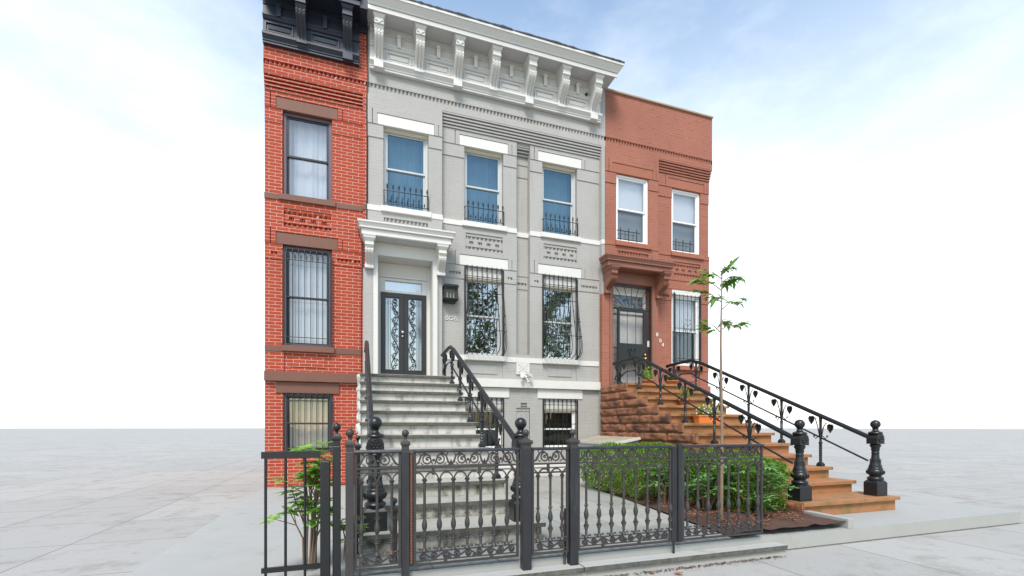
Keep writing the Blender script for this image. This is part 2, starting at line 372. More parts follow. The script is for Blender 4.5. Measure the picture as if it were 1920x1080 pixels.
def house(ox, root, WM, TM, bays, xa, xb, win, top=10.0, foundation=None):
    """front wall of one row house; bays subset of 'ABCDE' (A door bay, B, D centre recess, C, E edge pier)"""
    wb = MB(); T = []
    def clip(a, b): return max(a, xa), min(b, xb)
    # top zone, common plane
    h = []; a, b = clip(.16, 6.04)
    slot(h, T, a, b, 8.685, 8.79, 0)
    wall(wb, a+ox, b+ox, [(8.53, 8.655, 0), (8.655, 8.80, 0.0), (8.80, top, 0)], 0, [(q[0]+ox, q[1]+ox, *q[2:]) for q in h])
    zs = [(2.205, 4.755, 0), (4.755, 5.08, -.016), (5.08, 6.0, -.032), (6.0, 7.61, 0), (7.61, 7.90, -.016)]
    lint = []; BL = []; sills = []
    class bands: box = staticmethod(lambda *q: BL.append(q))
    def W(q): return [(p[0]+ox, p[1]+ox, *p[2:]) for p in q]
    lid = {'A': (.36,1.61), 'B': (2.22,3.43), 'C': (4.21,5.42)}
    def ears(h, k, z0, z1):
        l0, l1 = lid[k]
        h.append((l0-.11, l0-.092, z0, z1+.07, .04, True)); h.append((l1+.085, l1+.10, z0, z1, .03, True))
        h.append((l0, l1, z0, z1, .5, False))
    if 'A' in bays:
        h = [(.49,1.48,6.10,7.90,.3,False), (.37,1.57,2.205,5.05,.5,False)]; slot(h, T, .50, 1.46, 5.785, 5.87, -.032)
        ears(h, 'A', 7.90, 8.15)
        wall(wb, .16+ox, 1.79+ox, zs+[(7.90, 8.53, -.032)], 0, W(h)); wb.box(.16+ox, 1.79+ox, 0.001, .4, 0, 2.2)
        lint.append((.36,1.61,7.892,8.148,-.02)); sills.append((.44,1.53,5.98,6.125,-.085,.3))
        bands.box(.15+ox, 1.80+ox, -.045, .2, 5.99, 6.108)
    pan = []
    def panel(k, x0, x1, h):
        h.append((x0, x1, 5.455, 5.85, .02, False)); pan.append((x0, x1))
    for k, x0, x1 in (('B', 1.79, 3.65), ('C', 4.0, 5.93)):
        if k not in bays: continue
        cx0, cx1 = clip(x0, x1); l0, l1 = lid[k]; w0, w1 = l0+.12, l1-.12
        h = [(w0, w1, 6.10, 7.90, .3, False), (w0, w1, 2.95, 5.08, .3, False)]
        ears(h, k, 7.90, 8.15); ears(h, k, 5.08, 5.33)
        panel(k, w0+.03, w1-.02, h)
        for (s0, s1) in (((1.98,2.25),(3.42,3.54)) if k == 'B' else ((4.12,4.23),(5.41,5.87))):
            slot(h, T, s0, s1, 4.85, 4.91, .134, pitch=.095)
        h.append((w0+.03, w1-.01, 2.42, 2.825, .025, True))
        wall(wb, cx0+ox, cx1+ox, zs+[(7.90, 8.24, -.032)], .15, W(h))
        # corbelled courses
        for i in range(5):
            z = 8.53-.062*i
            wb.box(cx0+ox, cx1+ox, .006+.022*i, .4, z-.036, z)
            wb.box(cx0+ox, cx1+ox, .06+.022*i, .4, z-.062, z-.036)
        # ventilated brick panel
        q0, q1 = w0+.03, w1-.02; ph = []
        yb = .15-.032+.02
        slot(ph, T, q0, q1, 5.72, 5.785, yb, pitch=.105); slot(ph, T, q0, q1, 5.475, 5.54, yb, pitch=.105)
        for i in range(4):
            c = q0+.14+i*(q1-q0-.28)/3; slot(ph, T, c-.05, c+.05, 5.60, 5.668, yb, pitch=.05)
        wall(wb, q0+ox, q1+ox, [(5.455, 5.85, 0)], yb, W(ph), backd=.1, sides=False)
        # raised field under parlour window
        wb.box(w0+.16+ox, w1-.15+ox, .158, .2, 2.53, 2.72)
        lint.append((l0,l1,7.892,8.148,.13)); lint.append((l0,l1,5.078,5.325,.13))
        lint.append((l0-.01,l1+.03,1.965,2.204,.125))
        sills.append((l0+.06,l1-.05,5.98,6.125,.065,.45)); sills.append((l0+.12,l1-.07,2.83,2.972,.075,.45))
        bands.box(cx0-.004+ox, cx1-.003+ox, .10, .35, 5.99, 6.108); bands.box(cx0-.002+ox, cx1-.003+ox, .13, .3, 2.832, 2.958)
        # basement
        bh = [(w0+.01, w1+.02, .70, 1.962, .3, False)]
        wall(wb, cx0+ox, cx1+ox, [(0, 2.205, 0)], .15, W(bh))
        bands.box(max(cx0, 1.84)+ox, cx1+ox+(.0 if k == 'C' else 0), .055, .4, 2.21, 2.41)
    if 'D' in bays:
        h = []; slot(h, T, 3.68, 3.97, 4.80, 4.86, .314, pitch=.095)
        wall(wb, 3.65+ox, 4.0+ox, [(3.04,4.70,0),(4.70,5.02,-.016),(5.02,6.0,-.03),(6.0,7.50,0),(7.50,7.80,-.015),(7.80,8.24,-.03)], .33, W(h))
        for i in range(3): wb.box(3.651+ox, 3.999+ox, .17+.04*i, .4, 8.12-.06*i, 8.157-.06*i+.0)
        wb.box(3.651+ox, 3.999+ox, .152, .4, 8.16, 8.24)
        for i in range(5):
            z = 8.53-.062*i
            wb.box(3.651+ox, 3.999+ox, .006+.022*i, .4, z-.036, z); wb.box(3.651+ox, 3.999+ox, .06+.022*i, .4, z-.062, z-.036)
        bands.box(3.652+ox, 3.998+ox, .275, .42, 5.99, 6.108); bands.box(3.65+ox, 4.0+ox, .132, .3, 2.832, 2.958)
        bands.box(3.65+ox, 4.0+ox, .057, .4, 2.21, 2.41)
        nh = [(3.763,3.925,1.724,1.848,.05,True), (3.65,4.04,.3,1.724,.03,True)]
        nh = [(max(q[0],3.65), min(q[1],4.0), *q[2:]) for q in nh]
        wall(wb, 3.65+ox, 4.0+ox, [(0, 2.205, 0), (2.205, 3.04, 0)], .15, W(nh))
        wb.box(3.77+ox, 3.79+ox, .165, .2, .3, 1.72); wb.box(3.90+ox, 3.92+ox, .165, .2, .3, 1.72)
        wb.box(3.652+ox, 3.998+ox, .165, .2, 1.64, 1.665); wb.box(3.77+ox, 3.92+ox, .172, .2, 1.78, 1.80)
    if 'E' in bays:
        wall(wb, 5.93+ox, 6.04+ox, [(0, 2.205, 0), (2.205, 8.53, 0)], 0, [])
        bands.box(5.925+ox, 6.03+ox, -.012, .3, 5.99, 6.108)
        if ox: bands.box(5.925+ox, 6.025+ox, -.012, .3, 2.832, 2.958); bands.box(5.925+ox, 6.025+ox, -.05, .4, 2.21, 2.41)
    # shell of the building
    sb = MB(); a, b = clip(.165, 6.035)
    for q in ((a+ox, a+.2+ox, .5, 9), (b-.2+ox, b+ox, .5, 9), (a+.2+ox, b-.2+ox, 8.8, 9)): sb = MB(); sb.box(*q, 0, top-.05); sb.build('side_wall', WM, root)
    rb = MB(); rb.box(a+ox, b+ox, .51, 9, top-.04, top+.02); rb.build('flat_roof', ROF, root)
    for z in (.0, 2.6, 5.45, 8.4): ib = MB(); ib.box(a+.21+ox, b-.21+ox, .55, 8.78, z, z+.12); ib.build('inner_floor', INT, root)
    ib = MB(); ib.box(a+.21+ox, b-.21+ox, 2.2, 2.3, .13, 8.39); ib.build('inner_wall', INT, root)
    wb.build('front_wall', WM, root)
    for t in T:
        a, b = max(t[0], xa), min(t[1], xb)
        if b > a: tb = MB(); teeth(tb, a+ox, b+ox, *t[2:]); tb.build('sawtooth_course', WM, root)
    for (a,b,c,d,y) in lint:
        m = MB(); m.box(a+.003+ox, b-.003+ox, y+.0, y+.28, c, d-.004); m.build('lintel', TM, root, .006)
    for q in BL:
        m = MB(); m.box(*q); m.build('stone_band', TM, root, .004)
    for (a,b,c,d,y,yb) in sills:
        m = MB(); m.prism([(y,c+.012),(y,d-.012),(yb,d+.004),(yb,c)], a+ox, b+ox); m.build('window_sill', TM, root, .006)
    if foundation:
        m = MB(); a, b = clip(1.85, 5.92); m.box(a+ox, b+ox, .10, .4, -.05, .30); m.build('foundation_band', foundation, root, .01)
    for wd in win: window(root, ox, **wd)

# bracket profiles
def bracket(root, xc, w, zt, zb, y0, dt, db, mat, vee=False, drop=0):
    mb = MB(); H = zt-zb
    # upper block
    mb.box(xc-w/2, xc+w/2, y0-dt*.97, y0, zt-H*.17, zt-H*.0)
    mb.frus(xc-w/2, xc+w/2, y0-dt*.80, y0, zt-H*.30, xc-w/2, xc+w/2, y0-dt*.90, y0, zt-H*.18)
    # scroll body : belly at the top tapering into a thin foot
    prof = []
    n = 16
    for i in range(n+1):
        t = i/n; z = zt-H*(.31+.69*t)
        if t < .18: d = dt*(.80+.10*math.sin(t/.18*PI*.75))
        else:
            u = (t-.18)/.82; d = db+(dt*.87-db)*(.5+.5*math.cos(PI*min(1, u*1.18)))
        prof.append((y0-d, z))
    poly = prof+[(y0, prof[-1][1]), (y0, prof[0][1])]
    mb.prism(poly, xc-w/2+.004, xc+w/2-.004, False)
    rw = w/7
    for k in (-1, 0, 1):
        c = xc+k*w*.36
        rp = [(p[0]-.028, p[1]) for p in prof]+[(p[0]+.002, p[1]) for p in reversed(prof)]
        mb.prism(rp, c-rw*.62, c+rw*.62, False)
    mb.box(xc-w/2-.006, xc+w/2+.006, y0-db-.05, y0, zb-.05, zb+.015)
    if drop: mb.box(xc-w/2-.004, xc+w/2+.004, y0-db-.07, y0, zb-drop, zb-.05)
    # cap
    mb.frus(xc-w/2, xc+w/2, y0-dt, y0, zt, xc-w/2-.03, xc+w/2+.03, y0-dt-.035, y0, zt+.05)
    mb.box(xc-w/2-.035, xc+w/2+.035, y0-dt-.04, y0, zt+.05, zt+.075)
    mb.frus(xc-w/2-.035, xc+w/2+.035, y0-dt-.04, y0, zt+.075, xc-w/2-.05, xc+w/2+.05, y0-dt-.055, y0, zt+.11)
    if vee:
        yy = y0-dt*.97
        mb.prismy([(xc-w*.42,zt-.005),(xc+w*.42,zt-.005),(xc+w*.42,zt-H*.10),(xc+w*.2,zt-H*.10),(xc,zt-H*.185),(xc-w*.2,zt-H*.10),(xc-w*.42,zt-H*.10)], yy-.016, yy)
    else:
        mb.box(xc-w*.5-.006, xc+w*.5+.006, y0-dt*.97-.008, y0, zt-H*.185, zt-H*.155)
    return mb.build('bracket', mat, root, .003)

def cornice(ox, root, mat, sof, xa, xb, brk, rightend=True):
    a, b = max(xa, .20), min(xb, 5.86)
    a0, b0 = max(xa, .155), min(xb, 6.06)
    c = MB(); X0, X1 = a+ox, b+ox
    c.box(X0, X1, -.055, .02, 9.06, 10.06)                    # frieze board
    c.box(X0, X1, -.10, -.056, 9.10, 9.13); c.frus(X0, X1, -.10, -.056, 9.13, X0, X1, -.15, -.056, 9.185); c.box(X0, X1, -.16, -.056, 9.185, 9.235)
    c.box(X0, X1, -.085, -.056, 9.055, 9.10)
    c.frus(X0, X1, -.075, -.056, 9.555, X0, X1, -.115, -.056, 9.60); c.box(X0, X1, -.125, -.056, 9.60, 9.625); c.box(X0, X1, -.10, -.056, 9.625, 9.66)
    c.box(X0, X1, -.075, -.056, 9.86, 9.89); c.box(X0, X1, -.09, -.056, 9.89, 10.0)
    # panels between brackets
    xs = [q for q in brk if xa-.5 < q < xb+.5]
    for i in range(len(brk)-1):
        u, v = brk[i]+.14+ox, brk[i+1]-.14+ox
        u = max(u, X0); v = min(v, X1)
        if v-u < .2: continue
        for (p, q, r, s) in ((u+.03, v-.03, 9.30, 9.325), (u+.03, v-.03, 9.475, 9.50)): c.box(p, q, -.085, -.056, r, s)
        c.box(u+.03, u+.055, -.085, -.056, 9.325, 9.475); c.box(v-.055, v-.03, -.085, -.056, 9.325, 9.475)
        c.frus(u+.09, v-.09, -.07, -.056, 9.36, u+.09, v-.09, -.078, -.056, 9.44)
        m = (u+v)/2; c.box(m-.04, m+.04, -.15, -.10, 9.60, 9.87); c.box(m-.043, m+.043, -.165, -.10, 9.80, 9.86)
    c.build('cornice_frieze', mat, root, .002)
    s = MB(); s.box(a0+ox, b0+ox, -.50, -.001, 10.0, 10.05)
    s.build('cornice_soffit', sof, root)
    c = MB(); X0, X1 = a0+ox, b0+ox
    e = .0 if not rightend else .12
    c.box(X0, X1+.012, -.525, -.501, 9.945, 10.03)
    c.frus(X0, X1+.012, -.53, .3, 10.052, X0, X1+.03, -.55, .3, 10.09)
    c.frus(X0, X1+.03, -.55, .3, 10.09, X0, X1+e, -.63, .3, 10.18)
    c.box(X0, X1+e+.006, -.65, .3, 10.18, 10.235)
    c.build('crown_moulding', mat, root, .002)
    # ragged roofing edge
    r = MB(); n = 90; L = X1+e+.02-X0; top = []; 
    for i in range(n+1):
        x = X0+L*i/n; d = .012*noise.noise(Vector((x*3.1, 0, 7+ox)))+.008*noise.noise(Vector((x*11, 2, 1)))
        top.append((x, d))
    for i in range(n):
        (x0, d0), (x1, d1) = top[i], top[i+1]
        yf0, yf1 = -.665-d0*1.5, -.665-d1*1.5
        r.add([(x0,yf0,10.237),(x1,yf1,10.237),(x1,yf1,10.268+d1),(x0,yf0,10.268+d0),(x1,1.4,10.40),(x0,1.4,10.40),(x0,1.4,10.237),(x1,1.4,10.237)],
              [(0,1,2,3),(3,2,4,5),(0,6,7,1)])
    r.add([(X0+L,-.665,10.237),(X0+L,1.4,10.237),(X0+L,1.4,10.40),(X0+L,-.665,10.268)], [(0,1,2,3)])
    r.build('roof_edge', ROF, root)
    for i, q in enumerate(brk):
        if xa < q < xb: bracket(root, q+ox, .19, 9.885, 9.21, -.05, .40, .07, mat, vee=(i < 3), drop=.17 if i % 2 == 0 else 0)

def portal(ox, root, mat, sof, wallm, deep=False):
    m = MB(); X = lambda v: v+ox
    m.box(X(-.05), X(2.02), -.46, -.045, 5.545, 5.58)
    m.frus(X(.0), X(1.97), -.41, -.045, 5.47, X(-.04), X(2.01), -.45, -.045, 5.545)
    m.box(X(-.01), X(1.98), -.42, -.045, 5.44, 5.47)
    m.box(X(.03), X(1.93), -.375, -.045, 5.315, 5.438)
    m.frus(X(-.05), X(2.02), -.46, -.045, 5.581, X(-.02), X(1.97), -.3, -.045, 5.62)
    m.build('portal_cornice', mat, root, .003)
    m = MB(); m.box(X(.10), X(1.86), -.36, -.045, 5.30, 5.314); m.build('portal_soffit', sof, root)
    m = MB(); m.box(X(.10), X(1.86), -.044, .02, 5.05, 5.62); m.box(X(.28), X(1.66), -.060, -.045, 5.235, 5.27)
    m.box(X(.275), X(.37), -.046, .02, 2.285, 5.05); m.box(X(1.57), X(1.675), -.046, .02, 2.285, 5.05)
    m.box(X(.355), X(.372), -.052, .45, 2.285, 5.035); m.box(X(1.568), X(1.585), -.052, .45, 2.285, 5.035); m.box(X(.373), X(1.567), -.05, .45, 5.02, 5.05)
    m.build('door_surround', mat, root, .003)
    for c in (.19, 1.75): bracket(root, X(c), .175, 5.20, 4.74, -.045, .30 if not deep else .40, .05, mat)
    for a, b in ((.06,.272),(1.678,1.70)): m = MB(); m.box(X(a), X(b), -.035, .1, 2.285, 4.70); m.build('portal_pier', wallm, root, .003)

BRK7 = [.383, 1.252, 2.123, 2.98, 3.87, 4.735, 5.624]

# ------------------------------------------------------------------ ironwork
def spiral(cx, cz, r0, r1, a0, a1, y, n=18):
    return [(cx+(r0+(r1-r0)*i/n)*math.cos(a0+(a1-a0)*i/n), y, cz+(r0+(r1-r0)*i/n)*math.sin(a0+(a1-a0)*i/n)) for i in range(n+1)]
def spear(mb, x, y, z, h=.11, r=.011):
    mb.lathe([(r*.6,0),(r*1.3,.01),(r*.7,.02),(r*1.5,h*.42),(r*.5,h),(.0008,h+.004)], x, y, 6, z)
def short_guard(root, x0, x1, z, y):
    rl = MB()
    for dz in (.05, .33): rl.tube([(x0,y+.12,z+dz-.0),(x0,y+.01,z+dz),(x0+.02,y,z+dz),(x1-.02,y,z+dz),(x1,y+.01,z+dz),(x1,y+.12,z+dz)], .0085, 5)
    for x in (x0, x1): rl.tube([(x,y+.02,z),(x,y+.02,z+.34)], .009, 5)
    g = rl.build('window_guard', BLK, root)
    n = 8
    for i in range(n):
        x = x0+.07+(x1-x0-.10)*i/(n-1)
        b = MB(); b.tube([(x,y,z+.03),(x,y,z+.41)], .0085, 5); spear(b, x, y, z+.38, .10, .016); b.build('guard_bar', BLK, g)
        if i < n-1: 
            xm = x+(x1-x0-.10)/(n-1)/2; s = MB(); s.tube([(xm,y,z+.05),(xm,y,z+.10)], .007, 5); spear(s, xm, y, z+.08, .07, .012); s.build('guard_spike', BLK, g)
def belly_guard(root, x0, x1, z0, z1, y):
    H = z1-z0
    def prof(t):   # t=0 top, 1 bottom : outward distance
        if t < .13: return .03
        if t < .80: return .03+.28*((t-.13)/.67)**1.15
        if t < .90: return .31+.015*math.sin((t-.80)/.1*PI)
        u = (t-.90)/.10; return .31*math.sqrt(max(0, 1-u*u))+.0
    fr = MB()
    for x in (x0, x1): fr.box(x-.016, x+.016, y-.02, y+.012, z0, z1-.02)
    for t, front in ((.11, 1), (.30, 1), (.74, 1)):
        z = z1-H*t; d = prof(t); fr.tube([(x0,y,z-.02),(x0+.03,y-d,z),(x1-.03,y-d,z),(x1,y,z-.02)], .0085, 5)
    for x in (x0, x1): fr.tube([(x,y,z1-H*.74-.03),(x,y-.28,z1-H*.74)], .008, 5)
    g = fr.build('window_guard', BLK, root)
    n = 8; kn = [(.50,.66),(.42,.55),(.34,.62),(.22,.70),(.24,.70),(.34,.62),(.42,.56),(.52,.66)]
    for i in range(n):
        x = x0+.045+(x1-x0-.09)*i/(n-1)
        b = MB(); b.tube([(x,y-prof(t/20),z1-.04-(H-.04)*t/20) for t in range(21)], .0105, 5)
        spear(b, x, y-.03, z1-.09, .12, .016)
        for k in kn[i]: b.ball((x, y-prof(k), z1-H*k), .021, 6)
        b.build('guard_bar', BLK, g)
    for x in (x0, x1):
        for s in (.5, .95):
            b = MB(); b.tube([(x, y-prof(t/20)*s, z1-H*.12-(H*.88)*t/20) for t in range(3, 21)], .008, 5); b.ball((x, y-prof(.5)*s, z1-H*.55), .018, 6); b.build('side_bar', BLK, g)
def flat_guard(root, x0, x1, z0, z1, y, n=8, knots=True, mat=None, scroll=False, tips=True):
    mat = mat or BLK
    fr = MB()
    for x in (x0, x1): fr.box(x-.015, x+.015, y-.02, y+.01, z0, z1)
    H = z1-z0
    for t in (.10, .50, .93): fr.tube([(x0,y,z1-H*t),(x1,y,z1-H*t)], .008, 5)
    g = fr.build('window_guard', mat, root)
    for i in range(n):
        x = x0+.05+(x1-x0-.10)*i/(n-1)
        b = MB(); b.tube([(x,y,z0),(x,y,z1-.03)], .008, 5)
        if tips: spear(b, x, y, z1-.07, .12, .015)
        if knots:
            b.ball((x, y, z0+H*(.50-.045*(3.5-abs(i-3.5)) if i % 2 else .30+.03*abs(i-3.5))), .02, 6)
        b.build('guard_bar', mat, g)
    if scroll:
        s = MB(); c = (x0+x1)/2; zc = z0+H*.52
        for sg in (-1, 1):
            s.tube([(c,y-.01,zc+.02),(c+sg*.09,y-.01,zc+.12),(c+sg*.13,y-.01,zc+.01),(c+sg*.09,y-.01,zc-.1),(c,y-.01,zc-.2)], .006, 5)
            s.tube(spiral(c+sg*.07, zc+.2, .03, .006, -PI/2, PI*1.5, y-.01), .005, 5); s.tube(spiral(c+sg*.07, zc-.06, .03, .006, -PI/2, PI*1.5, y-.01), .005, 5)
        s.build('guard_scroll', mat, g)

# ================================================================== GREY HOUSE
GH = empty('row_house', (3.1, .2, 0), 'pale grey painted brick row house with white bracketed cornice and white trim, in the middle', 'house')
up = dict(fr=GFR, glass=GLU, curtain=CUR, crmhead=CRM, jd=.10, meet=7.04)
house(0, GH, GW, WT, 'ABCDE', .16, 6.04, [
    dict(x0=.49, x1=1.48, z0=6.12, z1=7.89, y=0, **up),
    dict(x0=2.34, x1=3.31, z0=6.12, z1=7.89, y=.15, **up),
    dict(x0=4.33, x1=5.30, z0=6.12, z1=7.89, y=.15, **up),
    dict(x0=2.34, x1=3.31, z0=2.97, z1=5.075, y=.15, head=.25, fr=GFR, glass=GLP, curtain=CUD, ccov=(.06,.30), meet=3.93, crmhead=CRM),
    dict(x0=4.33, x1=5.30, z0=2.97, z1=5.075, y=.15, head=.25, fr=GFR, glass=GLP, curtain=CUD, ccov=(.30,.94), meet=3.93, crmhead=CRM),
    dict(x0=2.35, x1=3.33, z0=.705, z1=1.96, y=.15, head=.26, fr=PVC, glass=GLB, curtain=DGN, crmhead=CRM),
    dict(x0=4.34, x1=5.32, z0=.705, z1=1.96, y=.15, head=.26, fr=PVC, glass=GLB, curtain=DGN, crmhead=CRM),
], foundation=WT)
m = MB(); m.box(.075, .159, .002, .5, 0, 5.52); m.build('wall_edge', GW, GH)
cornice(0, GH, WP, SOF, .0, 6.2, BRK7)
portal(0, GH, WP, SOF, GW)
short_guard(GH, .50, 1.47, 6.125, -.07); short_guard(GH, 2.35, 3.31, 6.125, .08); short_guard(GH, 4.34, 5.30, 6.125, .08)
belly_guard(GH, 2.355, 3.30, 2.98, 5.06, .13); belly_guard(GH, 4.345, 5.29, 2.98, 5.06, .13)
flat_guard(GH, 2.37, 3.31, .72, 1.93, .14); flat_guard(GH, 4.36, 5.30, .72, 1.93, .14)

# entrance: framed recess, transom, double security door
m = MB(); y = .40
m.box(.373, .43, y-.02, y+.12, 2.285, 5.018); m.box(1.50, 1.567, y-.02, y+.12, 2.285, 5.018)
m.box(.431, 1.499, y-.0, y+.12, 4.72, 5.018); m.box(.431, 1.499, y-.05, y+.1, 4.685, 4.72)
m.box(.431, .55, y-.01, y+.12, 4.34, 4.684); m.box(1.38, 1.499, y-.01, y+.12, 4.34, 4.684); m.box(.551, 1.379, y-.01, y+.12, 4.62, 4.684); m.box(.551, 1.379, y-.01, y+.12, 4.34, 4.395)
m.box(.431, .452, y-.03, y+.1, 2.285, 4.339); m.box(1.48, 1.499, y-.03, y+.1, 2.285, 4.339)
df = m.build('door_frame', WP, GH, .004)
m = MB(); m.quad((.551,y+.04,4.396),(1.379,y+.04,4.396),(1.379,y+.04,4.619),(.551,y+.04,4.619)); m.build('transom_glass', GLD, df)
m = MB(); m.box(.56, 1.37, y+.10, y+.11, 4.35, 4.66); m.build('transom_shade', BLD, df)
def leafdoor(x0, x1, sg):
    y = .395; m = MB(); w = .105
    z0, z1 = 2.30, 4.335
    gx0, gx1 = (x0+w, x1-w*1.05)
    m.box(x0, gx0, y-.05, y, z0, z1); m.box(gx1, x1, y-.05, y, z0, z1); m.box(gx0, gx1, y-.05, y, z1-.11, z1); m.box(gx0, gx1, y-.05, y, z0, z0+.27)
    d = m.build('security_door', DRK, GH, .003)
    g = MB(); g.quad((gx0,y-.005,z0+.27),(gx1,y-.005,z0+.27),(gx1,y-.005,z1-.11),(gx0,y-.005,z1-.11)); g.build('door_glass', GLD, d)
    g = MB(); g.box(gx0-.03, gx1+.03, y+.06, y+.07, z0+.2, z1-.25); g.build('door_blind', BLD, d)
    s = MB(); yy = y-.03; a, b = z0+.27, z1-.11
    xo, xi = (gx0, gx1) if sg < 0 else (gx1, gx0)     # outer side has the straight bars
    dx = (xi-xo)
    for k in (.10, .20, .34): s.tube([(xo+dx*k,yy,a),(xo+dx*k,yy,b)], .0075, 4)
    cx = xo+dx*.70; hw = abs(dx)*.25
    n = 60; s.tube([(cx+hw*math.sin(i/n*PI*4.2+.6)*(-1 if sg < 0 else 1), yy-.006, a+(b-a-.12)*i/n) for i in range(n+1)], .010, 5)
    s.tube([(cx+.05*math.cos(q*PI/8), yy, b-.075+.05*math.sin(q*PI/8)) for q in range(17)], .007, 5)
    s.tube([(cx+.025*math.cos(q*PI/8), yy, b-.075+.025*math.sin(q*PI/8)) for q in range(17)], .006, 5)
    for i in range(11):
        z = a+.07+(b-a-.28)*i/10; o = (1 if i % 2 else -1)*hw*.25
        s.tube(spiral(cx+o, z, .055, .012, (0 if i % 2 else PI), (0 if i % 2 else PI)+PI*2.6, yy), .0088, 5)
        s.tube(spiral(cx-o*1.4, z+.06, .038, .008, (PI if i % 2 else 0), (PI if i % 2 else 0)-PI*2.3, yy), .0080, 5)
        s.ball((cx-o*.4, yy, z+.03), .011, 5)
    s.build('door_scrollwork', BLK, d)
    if sg < 0:
        k = MB(); k.tube([(x1-.03,y-.05,3.43),(x1-.03,y-.09,3.43)], .016, 10); k.ball((x1-.03,y-.10,3.43), .034, 10); k.ball((x1-.03,y-.07,3.34), .024, 10); k.build('door_knob', STL, d)
leafdoor(.455, .962, -1); leafdoor(.966, 1.478, 1)

# cable down the left edge
m = MB(); pts = [(.15,-.03,10.1),(.15,-.03,9.3),(.165,-.03,8.9),(.135,-.03,8.2),(.15,-.03,7.4),(.14,-.03,6.3),(.13,-.05,5.75),(-.03,-.12,5.50),(-.01,-.10,5.36),(.05,-.06,5.22),(.045,-.05,4.6),(.03,-.05,3.5),(.035,-.05,2.3),(.03,-.06,.2)]
m.tube(pts, .012, 6)
tag(m.build('cable', BLK), 'black cable running down the joint between the red brick house and the grey house', 'cable')

# lantern by the door
LN = empty('wall_lantern', (1.99, .1, 4.12), 'black box wall lantern with three candle bulbs, above the house number', 'lantern')
m = MB(); x0, x1, y0, y1, z0, z1 = 1.835, 2.145, -.09, .135, 4.20, 4.49
m.frus(x0-.02,x1+.02,y0-.02,y1,z1, x0+.0,x1-.0,y0+.01,y1,z1+.045); m.box(x0-.02,x1+.02,y0-.02,y1,z1-.015,z1)
m.box(x0-.012,x1+.012,y0-.012,y1,z0-.012,z0+.012); m.frus(x0+.04,x1-.04,y0+.04,y1,z0-.07, x0-.01,x1+.01,y0-.01,y1,z0-.012)
for (x, y) in ((x0,y0),(x1-.014,y0),(x0,y1-.02),(x1-.014,y1-.02)): m.box(x, x+.014, y, y+.014, z0+.012, z1-.015)
m.build('lantern_frame', BLK, LN, .002)
m = MB(); m.quad((x0+.014,y0+.007,z0+.01),(x1-.014,y0+.007,z0+.01),(x1-.014,y0+.007,z1-.015),(x0+.014,y0+.007,z1-.015)); m.quad((x0+.007,y0+.014,z0+.01),(x0+.007,y1-.02,z0+.01),(x0+.007,y1-.02,z1-.015),(x0+.007,y0+.014,z1-.015)); m.quad((x1-.007,y0+.014,z0+.01),(x1-.007,y1-.02,z0+.01),(x1-.007,y1-.02,z1-.015),(x1-.007,y0+.014,z1-.015))
m.build('lantern_glass', GLL, LN)
for x in (1.915, 1.99, 2.065):
    m = MB(); m.lathe([(.013,0),(.013,.10),(.010,.105),(.013,.125),(.004,.16)], x, .03, 10, z0+.012); m.build('candle', CAN, LN)

# house number 806
HN = empty('house_number', (2.03, .14, 3.75), 'small white metal house number 806 below the wall lantern', 'house number')
yn = .14
m = MB(); m.tube([(1.925+.032*math.cos(a*PI/10), yn, 3.785+.032*math.sin(a*PI/10)) for a in range(21)], .008, 6); m.tube([(1.925+.017*math.cos(a*PI/8), yn, 3.834+.020*math.sin(a*PI/8)) for a in range(17)], .007, 6); m.build('digit_eight', NUM, HN)
m = MB(); m.tube([(2.03+.044*math.cos(a*PI/14), yn, 3.80+.044*math.sin(a*PI/14)) for a in range(29)], .008, 6); m.build('digit_zero', NUM, HN)
m = MB(); m.tube([(2.137+.032*math.cos(a*PI/10), yn, 3.782+.032*math.sin(a*PI/10)) for a in range(21)], .008, 6); m.tube([(2.108,yn,3.795),(2.118,yn,3.83),(2.14,yn,3.852)], .007, 6); m.build('digit_six', NUM, HN)
ON = MB(); y2 = .1478
ON.tube([(1.86,y2,3.985),(1.915,y2,3.985),(1.93,y2,3.97),(1.93,y2,3.925)], .004, 4); ON.tube([(1.86,y2,3.955),(1.86,y2,3.93),(1.905,y2,3.922)], .004, 4)
ON.tube([(2.165,y2,3.99),(2.11,y2,3.99),(2.085,y2,3.955),(2.10,y2,3.915),(2.16,y2,3.915),(2.185,y2,3.935),(2.165,y2,3.955),(2.10,y2,3.955)], .004, 4)
tag(ON.build('number_residue', GHO), 'faint beige ghost marks of old digits above the white 806', 'wall mark')

# plaque with crossed arrows, floodlight
PQ = empty('wall_plaque', (3.81, .13, 2.54), 'square white plaque with crossed arrows between the two parlour window sills', 'plaque')
m = MB(); m.box(3.64, 3.985, .115, .149, 2.545, 2.825); m.build('plate', WP, PQ, .004)
m = MB(); c = (3.812, 2.688); yy = .112
for sg in (-1, 1):
    d = Vector((sg*.115, 0, .095)); o = Vector((c[0], yy, c[1])); m.tube([o-d, o+d], .0055, 5)
    u = d.normalized(); s = Vector((u.z, 0, -u.x))
    for q in (0, .018, .036): m.tube([o-d+u*q-s*.018-u*.015, o-d+u*q, o-d+u*q+s*.018-u*.015], .004, 4)
    m.add([o+d+u*.03, o+d-s*.02-u*.005, o+d+s*.02-u*.005, o+d+Vector((0,-.01,0))], [(0,1,3),(0,3,2),(1,2,3),(0,2,1)])
for (a, b) in ((0,.075),(0,-.075),(.085,0),(-.085,0)): m.ball((c[0]+a, yy, c[1]+b), .011, 6)
m.build('crossed_arrows', GFR, PQ)
FL = empty('floodlight', (3.86, .0, 2.45), 'white twin-headed floodlight with motion sensor mounted under the arrow plaque', 'floodlight')
m = MB(); m.tube([(3.84,.14,2.50),(3.84,.02,2.47)], .045, 12); m.ball((3.84,.03,2.47), .05, 8); m.build('mount', WP, FL)
